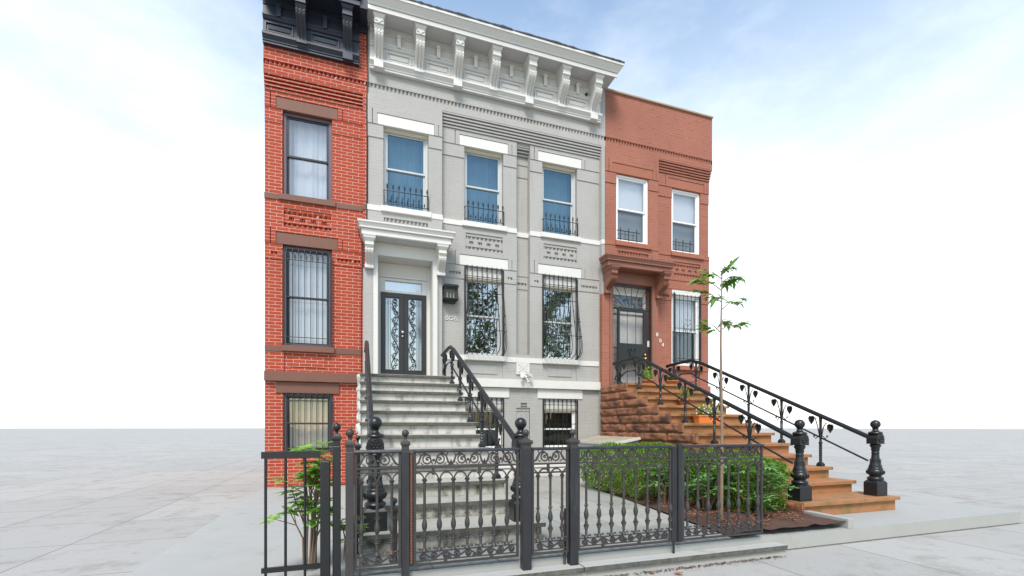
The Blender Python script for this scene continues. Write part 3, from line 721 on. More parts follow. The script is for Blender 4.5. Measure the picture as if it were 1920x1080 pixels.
for sg in (-1, 1):
    m = MB(); p = Vector((3.84+sg*.05, .0, 2.48)); d = Vector((sg*.07, -.10, .015)); m.tube([p, p+d*.5, p+d*.55, p+d], [.025, .032, .05, .056], 14); m.build('lamp_head', WP, FL)
m = MB(); m.tube([(3.85,.0,2.45),(3.87,-.04,2.39),(3.88,-.05,2.37)], .012, 8); m.ball((3.885,-.06,2.352), .032, 8, .7); m.build('motion_sensor', WT, FL)
# small camera under the cornice
m = MB(); m.tube([(5.42,-.06,9.66),(5.42,-.15,9.64)], [.03,.04], 12); m.tube([(5.42,-.15,9.64),(5.42,-.165,9.635)], [.04,.025], 12)
tag(m.build('security_camera', BLK), 'small round black camera fixed to the white cornice frieze near its right end', 'camera')

# ================================================================== LEFT RED HOUSE (only the strip the photograph sees)
LH = empty('row_house', (-.85, .2, 0), 'red brick row house with white mortar joints and black cornice, at the left edge', 'house')
lw = dict(fr=PFR, glass=GLC, sashm=BLK, jd=.05, fw=.06)
house(-5.87, LH, LW, BRT, 'CE', 4.0, 6.025, [
    dict(x0=4.33, x1=5.30, z0=6.12, z1=7.89, y=.15, curtain=BLD, **lw),
    dict(x0=4.33, x1=5.30, z0=2.97, z1=5.075, y=.15, curtain=BLD, **lw),
    dict(x0=4.34, x1=5.32, z0=.705, z1=1.96, y=.15, curtain=CRM, **lw)])
cornice(-5.87, LH, CBK, CBK, 4.0, 5.86, BRK7, rightend=False)
m = MB(); m.box(-.009, .148, -.50, .3, 9.93, 10.24); m.box(-.009, .148, -.06, .3, 9.80, 9.93); m.build('cornice_end', CBK, LH, .004)
flat_guard(LH, -1.50, -.59, 3.0, 4.95, .07, tips=True, knots=False); flat_guard(LH, -1.50, -.59, .72, 1.93, .08, knots=False)

# ================================================================== RIGHT BROWN-RED HOUSE
O = 5.87
RH = empty('row_house', (7.7, .2, 0), 'brown-red painted brick row house with plain parapet and hooded door, at the right', 'house')
rw = dict(fr=PVC, glass=GLC, jd=.03, sd=.03, fw=.05)
house(O, RH, RW, RT, 'AB', .18, 3.60, [
    dict(x0=.49, x1=1.48, z0=6.14, z1=7.89, y=0, blinds=(BLD, GRY), **rw),
    dict(x0=2.34, x1=3.31, z0=6.14, z1=7.89, y=.15, blinds=(BLD, GRY), **rw),
    dict(x0=2.34, x1=3.31, z0=2.97, z1=5.075, y=.15, head=.14, blinds=(BLD, SLT), **rw)], top=9.984)
m = MB(); m.box(O+.175, O+3.61, -.045, .45, 9.985, 10.03); m.build('parapet_coping', TAN, RH, .006)
portal(O, RH, RDK, RDK, RW, deep=True)
# window guards of the red house
for (a, b, yy) in ((6.40, 7.10, .02), (8.27, 8.95, .17)):
    m = MB()
    for z in (6.20, 6.42): m.tube([(a,yy,z),(b,yy,z)], .011, 4)
    for i in range(3): x = a+.1+(b-a-.2)*i/2; m.tube([(x,yy,6.17),(x,yy,6.50)], .011, 4)
    m.build('window_guard', BLK, RH)
flat_guard(RH, 8.26, 9.15, 3.02, 4.98, .10, n=7, knots=False, scroll=True, tips=False)
# inner door and transom
m = MB(); y = .27
m.box(O+.373, O+.44, y-.02, y+.1, 2.285, 5.018); m.box(O+1.50, O+1.567, y-.02, y+.1, 2.285, 5.018); m.box(O+.441, O+1.499, y-.02, y+.1, 4.80, 5.018); m.box(O+.441, O+1.499, y-.02, y+.1, 4.30, 4.40)
m.box(O+.46, O+1.48, y+.02, y+.06, 2.30, 4.299); m.box(O+.56, O+1.10, y+.005, y+.02, 3.2, 4.15); m.box(O+.56, O+1.38, y+.005, y+.02, 2.45, 3.05)
dfr = m.build('inner_door', PVC, RH, .004)
m = MB(); m.box(O+.46, O+1.48, y+.03, y+.04, 4.40, 4.80); m.build('stained_glass_transom', STG, dfr)
# iron gate across the doorway
y = .03; m = MB(); gx0, gx1 = O+.385, O+1.555
for x in (gx0, gx1): m.box(x-.018, x+.018, y-.02, y+.02, 2.30, 4.96)
m.box(gx0, gx1, y-.02, y+.02, 4.94, 4.98); m.box(gx0, gx1, y-.02, y+.02, 4.36, 4.40)
for x in (gx0+.17, gx1-.17): m.box(x-.02, x+.02, y-.022, y+.018, 2.30, 4.36)
for z in (3.32,): m.box(gx0, gx0+.17, y-.01, y+.01, z, z+.03); m.box(gx1-.17, gx1, y-.01, y+.01, z, z+.03)
for k in (.06, .115): m.tube([(gx0+k,y,2.3),(gx0+k,y,4.38)], .007, 4); m.tube([(gx1-k,y,2.3),(gx1-k,y,4.38)], .007, 4)
gt = m.build('iron_gate', BLK, RH, .002)
m = MB(); cx = (gx0+gx1)/2
for i in range(9):
    a = PI*(.055+.89*i/8); c0 = (cx+.20*math.cos(a), y, 4.39)
    ex = cx+1.4*math.cos(a); ez = 4.36+1.4*math.sin(a); s = 1
    if ez > 4.95: s = min(s, (4.95-4.36)/(ez-4.36))
    if abs(ex-cx) > .57: s = min(s, .57/abs(ex-cx))
    m.tube([c0, (cx+(ex-cx)*s, y, 4.36+(ez-4.36)*s)], .008, 5)
m.build('sunburst_bars', BLK, gt)
a, b = gx0+.19, gx1-.19
m = MB(); m.box(a, b, y-.03, y-.012, 2.92, 3.46); m.box(a, b, y-.025, y+.015, 4.30, 4.35); m.box(a, a+.03, y-.025, y+.015, 2.34, 4.30); m.box(b-.03, b, y-.025, y+.015, 2.34, 4.30); m.box(a+.03, b-.03, y-.025, y+.015, 2.34, 2.38)
for k in (.33, .66): m.tube([(a+(b-a)*k,y-.012,2.38),(a+(b-a)*k,y-.012,4.3)], .008, 4)
gl = m.build('gate_panel', BLK, gt, .002)
m = MB(); hx, hz = (a+b)/2, 3.20
for sg in (-1, 1):
    m.tube([(hx+sg*.02,y-.04,hz+.06),(hx+sg*.05,y-.04,hz+.095),(hx+sg*.01,y-.04,hz+.12)], .008, 5)
    m.tube([(hx+sg*.005,y-.04,hz+.09),(hx+sg*.03,y-.04,hz+.14),(hx+sg*.08,y-.04,hz+.14),(hx+sg*.11,y-.04,hz+.09),(hx+sg*.08,y-.04,hz),(hx,y-.04,hz-.14)], .010, 5)
m.tube([(hx-.06,y-.04,hz-.17),(hx,y-.04,hz-.14),(hx+.06,y-.04,hz-.17)], .009, 5); m.build('heart_ornament', BLK, gt)
m = MB()
def lattice(x0, x1, z0, z1, yy, p=.046):
    n = int((x1-x0)/p)+1; H = z1-z0
    for sg in (-1, 1):
        k = -int(H/(p*.55))-2
        while k*p < (x1-x0)+H:
            # line x = x0 + k p + t, z = z0 + .5 t
            xs = x0+k*p; pts = []
            for t in (0, H/.55):
                pts.append((xs+t, z0+.55*t))
            (xa, za), (xb, zb) = pts
            if xb > x0 and xa < x1:
                if xa < x0: za += (x0-xa)*.55; xa = x0
                if xb > x1: zb -= (xb-x1)*.55; xb = x1
                if zb > za+.005:
                    if sg < 0: xa, xb = x0+x1-xa, x0+x1-xb
                    m.tube([(xa,yy,za),(xb,yy,zb)], .0020, 3, caps=False)
            k += 1
lattice(a+.03, b-.03, 3.46, 4.30, y+.012); lattice(a+.03, b-.03, 2.38, 2.92, y+.012); lattice(gx0+.02, gx0+.15, 2.32, 4.36, y+.014); lattice(gx1-.15, gx1-.02, 2.32, 4.36, y+.014)
m.build('metal_mesh', BLK, gt)
m = MB(); m.ball((b-.01,y-.06,3.17), .034, 8); m.ball((b-.01,y-.06,3.07), .03, 8); m.ball((b+.03,y-.05,3.09), .026, 8); m.build('brass_lock', BRS, gt)
m = MB(); m.box(gx1-.11, gx1-.05, y-.035, y-.02, 3.40, 3.56); m.ball((gx1-.08,y-.037,3.53), .012, 5); m.ball((gx1-.08,y-.037,3.45), .012, 5); m.build('keypad', GFR, gt)

def text(s, x, y, z, size, mat, name, parent=None):
    cu = bpy.data.curves.new(name, 'FONT'); cu.body = s; cu.size = size; cu.extrude = .006; cu.align_x = 'CENTER'; cu.offset = .0
    tmp = bpy.data.objects.new('tmp', cu); COL.objects.link(tmp)
    bpy.context.view_layer.update()
    me = bpy.data.meshes.new_from_object(tmp.evaluated_get(bpy.context.evaluated_depsgraph_get())); bpy.data.objects.remove(tmp)
    me.transform(Matrix.Rotation(PI/2, 4, 'X')); me.materials.clear(); me.materials.append(mat)
    o = bpy.data.objects.new(name, me); COL.objects.link(o)
    pw = WL[parent.name] if parent else Vector((0,0,0)); o.parent = parent; o.location = Vector((x,y,z))-pw; WL[o.name] = Vector((x,y,z)); return o
HN2 = empty('house_number', (7.75, 0, 3.42), 'white digits 804 stepping down diagonally on the red wall beside the gate', 'house number')
for s, x, z, nm in (('8', 7.622, 3.70, 'digit_eight'), ('0', 7.835, 3.575, 'digit_zero'), ('4', 7.915, 3.46, 'digit_four')): text(s, x, .142 if x > 7.66 else -.008, z, .15, NUM, nm, HN2)

# ================================================================== STOOPS
NT = 12; RR = .19; TR = .385
YN = [-1.30-TR*k for k in range(11)]+[-5.70]
def rockface(mb, x, y0, y1, z0, z1, side=-1, amp=.035, seed=0):
    """rough split face pointing along side*x, front edge at y0"""
    ny, nz = max(3, int((y1-y0)/.045)), 8; g = []
    for j in range(nz+1):
        for i in range(ny+1):
            u, v = i/ny, j/nz; yy = y0+(y1-y0)*u; zz = z0+(z1-z0)*v
            e = min(1, 8*min(u*(y1-y0)/.25, (1-u)*(y1-y0)/.25))*min(1, 7*min(v, 1-v)); e = max(0, min(1, e))
            d = amp*.75*e+e*amp*(.95*noise.noise(Vector((yy*5.5+seed, zz*6, seed*1.7)))+.35*noise.noise(Vector((yy*11, zz*17, seed))))
            g.append((x+side*d, yy, zz))
    f = [(j*(ny+1)+i, (j+1)*(ny+1)+i, (j+1)*(ny+1)+i+1, j*(ny+1)+i+1) for j in range(nz) for i in range(ny)]
    mb.add(g, f, True)
def stoop(ox, label, risers, low, treads, sidem, W=1.83, brown=False):
    root = empty('stoop', (ox+W/2, -2.9, 0), label, 'front steps')
    for k in range(12):
        yk = YN[k]; yb = YN[k-1] if k else -.06; z = RR*(12-k)
        x1 = W if k < 11 else W+.145
        m = MB(); th = .052
        hz = -.02
        m.box(ox+.01, ox+x1-.03, yk+.05, yb+.049 if k else -.06, hz, z-th-.001)
        st = m.build('step', low if k > 8 else risers, root, .006)
        t = MB(); x0t = ox-.005
        nx = 14; yb2 = (yb+.045) if k else -.055
        # tread slab with a slightly worn front edge
        top = []; 
        for i in range(nx+1):
            x = x0t+(ox+x1-x0t)*i/nx; w = .004*noise.noise(Vector((x*5, k*3.1, ox)))
            top.append((x, yk+w, z+.3*w))
        for i in range(nx):
            (xa, ya, za), (xb, yb_, zb) = top[i], top[i+1]
            t.add([(xa,ya,za-th),(xb,yb_,zb-th),(xb,yb_,zb-.006),(xa,ya,za-.006),(xb,yb_+.008,zb),(xa,ya+.008,za),(xb,yb2,z),(xa,yb2,z),(xa,yb2,z-th),(xb,yb2,z-th)],
                  [(0,1,2,3),(3,2,4,5),(5,4,6,7),(0,8,9,1)], False)
        t.add([(ox+x1,yk,z-th),(ox+x1,yb2,z-th),(ox+x1,yb2,z),(ox+x1,yk,z)], [(0,1,2,3)]); t.add([(x0t,yk,z-th),(x0t,yk,z),(x0t,yb2,z),(x0t,yb2,z-th)], [(0,1,2,3)])
        t.build('tread', treads, st)
        # rough stone cheek, courses running back to the house
        y0 = yk+.0; n = max(1, round((-.06-y0)/.95)) if brown else 1
        c = MB(); yy = y0; rnd = random.Random(k+int(ox*10))
        for b in range(n):
            y2 = -.06 if b == n-1 else yy+(-.06-y0)/n*(.8+.4*rnd.random())
            y2 = min(y2, -.06)
            if y2-yy < .1: break
            rockface(c, ox-.006, yy+.010, y2-.010, z-RR+.013, z-.013, -1, .042 if brown else .04, seed=k*3.3+b+ox)
            c.box(ox-.006, ox+.009, yy+.004, y2-.004, z-RR+.006, z-.006)
            if b == 0 and brown:   # front return of the block: rough front end left of the tread
                c.box(ox-.035, ox-.006, yy+.01, yy+.12, z-RR+.014, z-.014)
            yy = y2
        c.build('cheek_stone', sidem, root)
    return root
stoop(0, 'tall white-painted stoop of twelve bluestone-edged steps up to the double door', RIS, RIL, TRD, SDW)
stoop(O, 'brownstone stoop with rough cut stone side and mossy steps, beside the grey house', BSM, BSM, BSM, BST, brown=True)

def newel(root, x, y, z0):
    m = MB()
    m.box(x-.115, x+.115, y-.10, y+.10, z0, z0+.20); m.frus(x-.115, x+.115, y-.10, y+.10, z0+.20, x-.085, x+.085, y-.08, y+.08, z0+.235)
    prof = [(.10,.235),(.105,.25),(.11,.27),(.10,.285),(.075,.30),(.08,.31),(.10,.33),(.113,.355),(.110,.38),(.102,.395),(.098,.40),(.100,.41),(.090,.43),(.086,.44),(.088,.45),(.076,.48),(.066,.52),(.060,.56)]
    prof += [(.058-.010*i/4, .56+.08*i/4) for i in range(1,5)]
    prof += [(.055,.66),(.046,.68),(.055,.70),(.055,.74),(.07,.76),(.075,.78),(.06,.80)]
    m.lathe(prof, x, y, 20, z0)
    # flutes on the lower vase
    for k in range(16):
        a = 2*PI*k/16; m.tube([(x+r*math.cos(a), y+r*math.sin(a), z0+z) for r, z in ((.102,.33),(.116,.355),(.112,.385))], .007, 4)
    for dz in (.505, .53, .555):   # zigzag rings
        m.tube([(x+.069*math.cos(a*PI/12), y+.069*math.sin(a*PI/12), z0+dz+(.008 if a % 2 else -.008)) for a in range(25)], .0045, 4)
    zb = z0+.80
    m.prismy([(x-.086,zb),(x+.086,zb),(x+.086,zb+.09),(x+.070,zb+.135),(x+.04,zb+.155),(x-.04,zb+.155),(x-.070,zb+.135),(x-.086,zb+.09)], y-.078, y+.078)
    yf = y-.080
    m.tube([(x+.055*math.cos(a*PI/10), yf, zb+.08+.055*math.sin(a*PI/10)) for a in range(21)], .006, 5)
    for k in range(6): m.ball((x+.033*math.cos(k*PI/3), yf, zb+.08+.033*math.sin(k*PI/3)), .013, 6)
    m.ball((x, yf, zb+.08), .012, 6)
    m.lathe([(.088,.155),(.095,.17),(.088,.185),(.06,.195),(.045,.205),(.036,.22),(.034,.235),(.05,.242),(.03,.25)], x, y, 20, zb)
    m.ball((x, y, zb+.305), .068, 16)
    return m.build('newel_post', BLK, root, .002)
def railing(ox, xr, label, nw=True, endy=-5.45):
    x = ox+xr
    root = empty('stair_railing', (x, -3.4, .2), label, 'railing', 'cast iron railings of the two stoops')
    ys, zs = -1.50, 2.845; ye, ze = endy, 1.08
    m = MB()
    sl = (ze-zs)/(ye-ys)
    m.tube([(x,-.48,2.83),(x,-.60,2.845),(x,-1.25,2.862),(x,-1.42,2.85),(x,-1.54,2.80),(x,-1.70,zs+(-1.70-ys)*sl),(x,ye,ze)], .036, 12); m.ball((x,-.48,2.83), .045, 10)
    m.build('handrail', BLK, root)
    rz = lambda y: 2.85 if y > -1.5 else zs+(y-ys)*sl
    m = MB(); low = [(x,-.58,2.52),(x,-.52,2.44),(x,-.60,2.40),(x,-.70,2.46),(x,-1.0,2.56),(x,-1.35,2.56)]
    low += [(x,y,rz(y)-.38) for y in (-1.6,-2.2,-3.2,-4.2,-5.2,ye+.05)]
    m.tube(low, .016, 5, twist=0); m.build('lower_rail', BLK, root)
    posts = [(-.75, 12)]+[(YN[k]+.14, 12-k) for k in (1,3,5,7,9)]
    for (y, st) in posts:
        zb = st*RR; zt = rz(y)-.02; m = MB()
        m.box(x-.045, x+.045, y-.045, y+.045, zb, zb+.045); m.frus(x-.04,x+.04,y-.04,y+.04,zb+.045,x-.024,x+.024,y-.024,y+.024,zb+.075)
        h = zt-zb
        # twisted lower shaft
        n = 16; m.tube([(x,y,zb+.07+h*.38*i/n) for i in range(n+1)], .027, 4, twist=38)
        m.lathe([(.026,0),(.034,.015),(.026,.03)], x, y, 10, zb+.07+h*.38)
        m.tube([(x,y,zb+.09+h*.38),(x,y,zt-.1),(x,y,zt)], [.019,.022,.028], 8)
        m.build('baluster', BLK, root)
    # cast leaves curling between the posts
    for (y, st) in posts:
        for sg in (-1, 1):
            yc = y+sg*.17; zc = rz(yc)-.13
            m = MB(); zt = rz(y)
            m.tube([(x,y+sg*.015,zt-.38),(x,y+sg*.05,zt-.20),(x,y+sg*.10,rz(y+sg*.1)-.08),(x,yc,zc+.05)], .009, 5)
            m.tube([(x,y+sg*.02,zt-.34),(x,y+sg*.09,zt-.40),(x,y+sg*.12,zt-.36)], .008, 5); m.ball((x,y+sg*.12,zt-.355), .016, 6)
            # leaf : heart-shaped plate with thickness
            pr = [(0,.05),(.035,.055),(.055,.02),(.045,-.03),(.012,-.075),(0,-.095),(-.012,-.075),(-.045,-.03),(-.055,.02),(-.035,.055)]
            n = len(pr); L = [(x-.010,yc+a,zc+b) for a, b in pr]+[(x+.010,yc+a,zc+b) for a, b in pr]+[(x-.024,yc,zc-.01),(x+.024,yc,zc-.01)]
            m.add(L, [(i,(i+1)%n,n+(i+1)%n,n+i) for i in range(n)]+[(i,(i+1)%n,2*n) for i in range(n)]+[(n+i,n+(i+1)%n,2*n+1) for i in range(n)], True)
            m.build('cast_leaf', BLK, root)
    if nw: newel(root, x+.03, -5.49, .19)
railing(0, .12, 'black iron railing on the left side of the white stoop, by the red brick wall')
railing(0, 1.72, 'black iron railing on the right side of the white stoop, beside the grey wall')
railing(O, .14, 'black iron railing on the near left side of the brownstone stoop')
railing(O, 1.72, 'black iron railing on the far right side of the brownstone stoop, cut by the frame')

# ================================================================== FENCE
FY = -6.4
def scrolls(mb, x0, x1, z0, z1, y, r, mat=None):
    """row of alternating C scrolls"""
    H = z1-z0; n = max(2, round((x1-x0)/(H*1.5))); p = (x1-x0)/n; zc = (z0+z1)/2
    for i in range(n):
        c = x0+p*(i+.5); f = 1 if i % 2 else -1; a0 = -f*PI/2
        mb.tube(spiral(c, zc, H*.47, H*.10, a0, a0+f*PI*2.9, y, 26), r, 4, sq=1.4)
        mb.ball((c+H*.10*math.cos(a0+f*PI*2.9), y, zc+H*.10*math.sin(a0+f*PI*2.9)), r*1.6, 5)
        if i < n-1: mb.tube([(c, y, zc+(z0-zc if f > 0 else z1-zc)*.9), (c+p*.5, y, zc), (c+p, y, zc+(z1-zc if f < 0 else z0-zc)*-.9)], r, 4, sq=1.3)
def tri(mb, c, z, w, h, y, t=.006): mb.prismy([(c-w,z),(c+w,z),(c+w*.35,z+h*.5),(c,z+h),(c-w*.35,z+h*.5)], y-t, y+t)
FR = empty('iron_fence', (1.6, FY, -.08), 'ornate cast iron fence of scroll panels and ball-topped posts along the sidewalk', 'fence')
def fence_panel(x0, x1, n, label, xs=None, offset=0):
    y = FY
    m = MB()
    for x in (x0, x1-.022): m.box(x, x+.022, y-.011, y+.011, .055, 1.033)
    root = m.build('fence_panel', IRN, FR, .002, label)
    m = MB(); m.prism([(y-.022,1.034),(y+.022,1.034),(y+.024,1.046),(y+.014,1.062),(y-.014,1.062),(y-.024,1.046)], x0, x1); m.build('top_rail', IRB, root)
    m = MB()
    m.box(x0, x1, y-.010, y+.010, .897, .913); m.box(x0, x1, y-.008, y+.008, .862, .872)
    k = x0+.17
    while k < x1-.08:
        m.box(k-.012, k+.012, y-.012, y+.012, .835, .897); k += .42
    m.build('double_rail', IRN, root, .002); m = MB()
    m.box(x0, x1, y-.009, y+.009, .158, .168); m.box(x0, x1, y-.009, y+.009, .082, .092)
    m.box(x0, x1, y-.014, y+.014, .046, .064)
    k = x0+.28
    while k < x1-.1: m.box(k-.014, k+.014, y-.010, y+.010, .064, .082); k += .42
    m.build('bottom_rail', IRN, root, .002)
    # frieze: paired spirals with winged leaves
    m = MB(); L = x1-x0; a, b = x0+.02, x1-.02; np = max(1, round((b-a)/.33)); p = (b-a)/np; z0, z1 = .915, 1.032; zc = (z0+z1)/2
    for i in range(np):
        c = a+p*(i+.5)
        for sg in (-1, 1):
            m.tube(spiral(c+sg*.052, zc-.006, .048, .012, (PI/2 if sg > 0 else PI/2), (PI/2-sg*PI*2.6), y, 24), .0085, 4, sq=1.3)
            m.tube([(c+sg*.01,y,z0+.012),(c+sg*.035,y,z1-.03),(c+sg*.075,y,z1-.008),(c+sg*.11,y,z1-.028),(c+sg*p*.42,y,z0+.03),(c+sg*p*.5,y,z0+.012)], [.008,.010,.011,.010,.013,.006], 4, sq=1.3)
            m.tube([(c+sg*.11,y,z1-.028),(c+sg*.125,y,z1-.008),(c+sg*.118,y,z1-.002)], .006, 4)
            m.tube([(c+sg*p*.36,y,z0+.03),(c+sg*p*.32,y,z0+.012),(c+sg*p*.29,y,z0+.018)], .006, 4)
            m.ball((c+sg*.052, y, zc-.006), .010, 5)
        m.ball((c, y, z0+.05), .014, 6)
        if i < np-1: tri(m, a+p*(i+1), z0+.004, .028, .055, y)
    m.build('frieze_scrolls', IRN, root)
    m = MB(); scrolls(m, x0+.022, x1-.022, .090, .160, y, .009)
    k = x0+.10
    while k < x1-.05: tri(m, k, .092, .022, .045, y); k += .22
    m.build('base_scrolls', IRN, root)
    pitch = (x1-x0)/n if xs is None else None
    X = [x0+pitch*(i+.5) for i in range(n)] if xs is None else xs
    sp = (X[-1]-X[0])/max(1, len(X)-1)
    # gothic arches linking the balusters
    m = MB()
    for i in range(-1, len(X)):
        xa = X[i] if i >= 0 else X[0]-sp; xb = xa+sp
        xa2, xb2 = max(xa, x0+.01), min(xb, x1-.01)
        pts = []
        for q in range(9):
            u = q/8; xx = xa+(xb-xa)*u
            if xx < x0+.004 or xx > x1-.004: continue
            pts.append((xx, y, .792+.068*math.sin(PI*u)**.62))
        if len(pts) > 1: m.tube(pts, .009, 4, sq=1.2)
        if x0+.02 < (xa+xb)/2 < x1-.02: m.box((xa+xb)/2-.009, (xa+xb)/2+.009, y-.009, y+.009, .848, .872)
    m.build('arches', IRN, root)
    first = None
    for x in X:
        if first is None:
            m = MB()
            m.tube([(x,y,.80),(x,y,.765)], [.021,.011], 8); m.box(x-.021, x+.021, y-.012, y+.012, .782, .792); m.box(x-.015, x+.015, y-.010, y+.010, .760, .766)
            m.tube([(x,y,.765),(x,y,.49)], [.0115,.0125], 8)
            # flare with two horns
            for sg in (-1, 1): m.tube([(x,y,.462),(x+sg*.012,y,.478),(x+sg*.024,y,.492)], [.008,.006,.003], 5)
            pr = [(.008,.49),(.010,.472),(.010,.462),(.015,.445),(.022,.415),(.024,.395),(.021,.37),(.013,.35),(.011,.335),(.015,.33),(.012,.318)]
            m.lathe([(r, z) for r, z in pr], x, y, 10, 0)
            pr = [(.012,.318),(.019,.312),(.014,.302),(.024,.296),(.023,.278),(.026,.272),(.016,.262),(.019,.255),(.012,.247),(.015,.240),(.011,.232),(.014,.225),(.011,.217),(.013,.210),(.011,.200),(.018,.185),(.026,.176),(.026,.168)]
            m.lathe(pr, x, y, 8, 0, smooth=False)
            for kk in range(6):
                a = kk*PI/3; m.tube([(x+.018*math.cos(a),y+.018*math.sin(a),.278),(x+.032*math.cos(a),y+.026*math.sin(a),.292)], [.006,.002], 4)
            for sg in (-1, 1): m.tube([(x,y,.178),(x+sg*.03,y,.190),(x+sg*.042,y,.190)], [.008,.006,.008], 5); m.ball((x+sg*.044,y,.190), .011, 6)
            o = m.build('baluster', IRN, root); first = (o, x)
        else:
            c = first[0].copy(); COL.objects.link(c); c.parent = root; c.location = first[0].location+Vector((x-first[1],0,0))
    return root
def fence_post(x, y, w, zt, label, ball=.036, mat=None, zb=-.08, cap=True):
    m = MB(); h = w/2
    m.box(x-h, x+h, y-h, y+h, zb, zt); root = m.build('fence_post', mat or IRB, FR, .008, label)
    if cap:
        m = MB(); m.box(x-h*.9, x+h*.9, y-h*.9, y+h*.9, zt, zt+.045); m.frus(x-h*1.1,x+h*1.1,y-h*1.1,y+h*1.1,zt+.045,x-h*1.22,x+h*1.22,y-h*1.22,y+h*1.22,zt+.062)
        m.frus(x-h*1.22,x+h*1.22,y-h*1.22,y+h*1.22,zt+.062,x-h*1.1,x+h*1.1,y-h*1.1,y+h*1.1,zt+.082); m.frus(x-h*.8,x+h*.8,y-h*.8,y+h*.8,zt+.082,x-h*.4,x+h*.4,y-h*.4,y+h*.4,zt+.10)
        m.lathe([(h*.42,.10),(h*.38,.115),(h*.55,.12),(h*.35,.125)], x, y, 12, zt); m.ball((x,y,zt+.125+ball*.9), ball, 12)
        m.build('ball_finial', mat or IRN, root, .001)
    return root
fence_post(-.08, FY, .066, 1.05, 'rusty brown iron post with ball top, at the left end of the scroll fence', .034, IRN)
fence_post(.371, FY, .066, 1.05, 'blue-worn iron post with ball top in front of the left newel', .031)
fence_post(1.478, FY, .088, 1.05, 'wide dark iron post with ball top just right of the stoop gate', .030)
fence_post(1.964, FY, .088, 1.05, 'iron post with ball top below the right basement window', .031)
fence_post(-.182, FY+.02, .062, 1.10, 'tall black post with ball top and vine leaves, at the far left', .034, BLK)
fence_post(-.268, FY+.0, .075, .98, 'flat black post without finial beside the vine, leftmost in view', mat=BLK, cap=False)
fence_post(-.02, FY+.75, .05, 1.00, 'thin black post set back behind the fence, by the stoop corner', .026, BLK, zb=-.02)
fence_post(.30, FY+.33, .055, .42, 'short black post with rusty ball top, between stoop and fence', .030, IRN, zb=-.02)
fence_panel(-.045, .335, 3, 'narrow scroll fence panel in front of the left newel', xs=[.012,.138,.258])
fence_panel(.440, 1.405, 7, 'wide iron gate panel in front of the stoop steps', xs=[.535,.665,.79,.915,1.04,1.165,1.29])
fence_panel(1.535, 1.915, 3, 'narrow scroll fence panel right of the stoop with the paving behind', xs=[1.60,1.727,1.85])
fence_panel(2.015, 3.105, 8, 'long iron fence panel in front of the paving and boxwood hedge', xs=[2.11+.141*i for i in range(8)])
fence_panel(3.245, 4.35, 8, 'iron fence panel at the right edge in front of the rhododendron')
m = MB(); m.box(3.108, 3.166, FY-.02, FY+.02, .04, 1.05); m.box(3.13, 3.148, FY-.01, FY+.01, -.08, .04); m.build('gate_stile', IRB, FR, .004)
m = MB(); m.box(3.186, 3.240, FY-.02, FY+.02, .04, 1.075); m.build('gate_stile', IRB, FR, .004)
m = MB(); m.box(.405, .439, FY-.004, FY+.012, .05, 1.03); m.build('hinge_plate', IRN, FR)
m = MB()
for k in range(36): z = .08+k*.026; m.lathe([(.009,0),(.009,.022)], .420, FY-.014, 8, z)
m.build('gate_hinge', RUS, FR, 0, 'rusty orange hinge strip')
m = MB(); m.tube([(1.93,FY+.10,.45),(1.885,FY+.02,-.08)], .012, 6); tag(m.build('gate_stop', IRN), 'slanting iron rod leaning behind the post below the basement window', 'rod')
# neighbour's plain fence at the far left
nf = empty('iron_fence', (-.53, FY+.1, -.05), 'plain black fence of the red house behind the vine at the far left', 'fence')
for a, b in ((1.0, 1.055), (.08, .12)): m = MB(); m.box(-.75, -.31, FY+.08, FY+.11, a, b); m.build('rail', BLK, nf)
for i in range(3):
    m = MB(); x = -.72+i*.145; m.tube([(x,FY+.095,-.05),(x,FY+.095,1.0)], .011, 6); m.build('baluster', BLK, nf)
# side fence running back beside the white stoop
sf = empty('side_fence', (-.10, -5.2, 0), 'black side railing running back between stoop and red house', 'railing')
for a, b in ((.93, .96), (.10, .13)): m = MB(); m.box(-.11, -.08, -5.62, -3.6, a, b); m.build('rail', BLK, sf)
for i in range(14):
    m = MB(); y = -5.5+i*.14; m.tube([(-.095,y,0),(-.095,y,.93)], .009, 5); m.build('baluster', BLK, sf)
m = MB()
m.tube([(.02,-5.6,.99),(-.09,-5.2,1.02),(-.10,-4.2,1.25)], .012, 6); m.build('brace', BLK, sf)

# ================================================================== GROUND
def sheet(name, pts, z, mat, kind='structure'):
    m = MB(); m.add([(x,y,z) for x, y in pts], [tuple(range(len(pts)))]); o = m.build(name, mat); o['kind'] = kind; return o
sheet('sidewalk', [(-400,-400),(400,-400),(400,500),(-400,500)], -.20, SWS)
m = MB(); m.box(-1.9, 9.45, -6.35, .2, -.19, -.02); tag(m.build('yard_ground', CON), None, None, kind='structure')
sheet('front_path', [(1.84,-6.34),(4.00,-6.34),(4.16,-5.07),(4.36,-3.8),(4.56,-1.9),(4.62,.09),(1.84,.09)], -.006, PAV)
sheet('path_by_stoop', [(-.05,-6.34),(1.838,-6.34),(1.838,-5.6),(-.05,-5.6)], -.006, PAV)
m = MB(); pts = [(4.00,-6.33),(4.16,-5.07),(4.36,-3.8),(4.56,-1.9),(5.85,-1.9),(5.85,-6.33)]
n = 34
for i in range(n):
    for j in range(n):
        def P(a, b):
            v = b/n; y = -6.33+4.43*v; xl = 4.0+.56*v+.04*math.sin(v*3); x = xl+(5.85-xl)*a/n
            return (x, y, .01+.05*min(1, a/3)*(1+.6*noise.noise(Vector((x*6,y*6,0))))*(1 if b < n else 0))
        m.add([P(i,j),P(i+1,j),P(i+1,j+1),P(i,j+1)], [(0,1,2,3)])
tag(m.build('planting_bed', MUL), None, None, kind='structure')
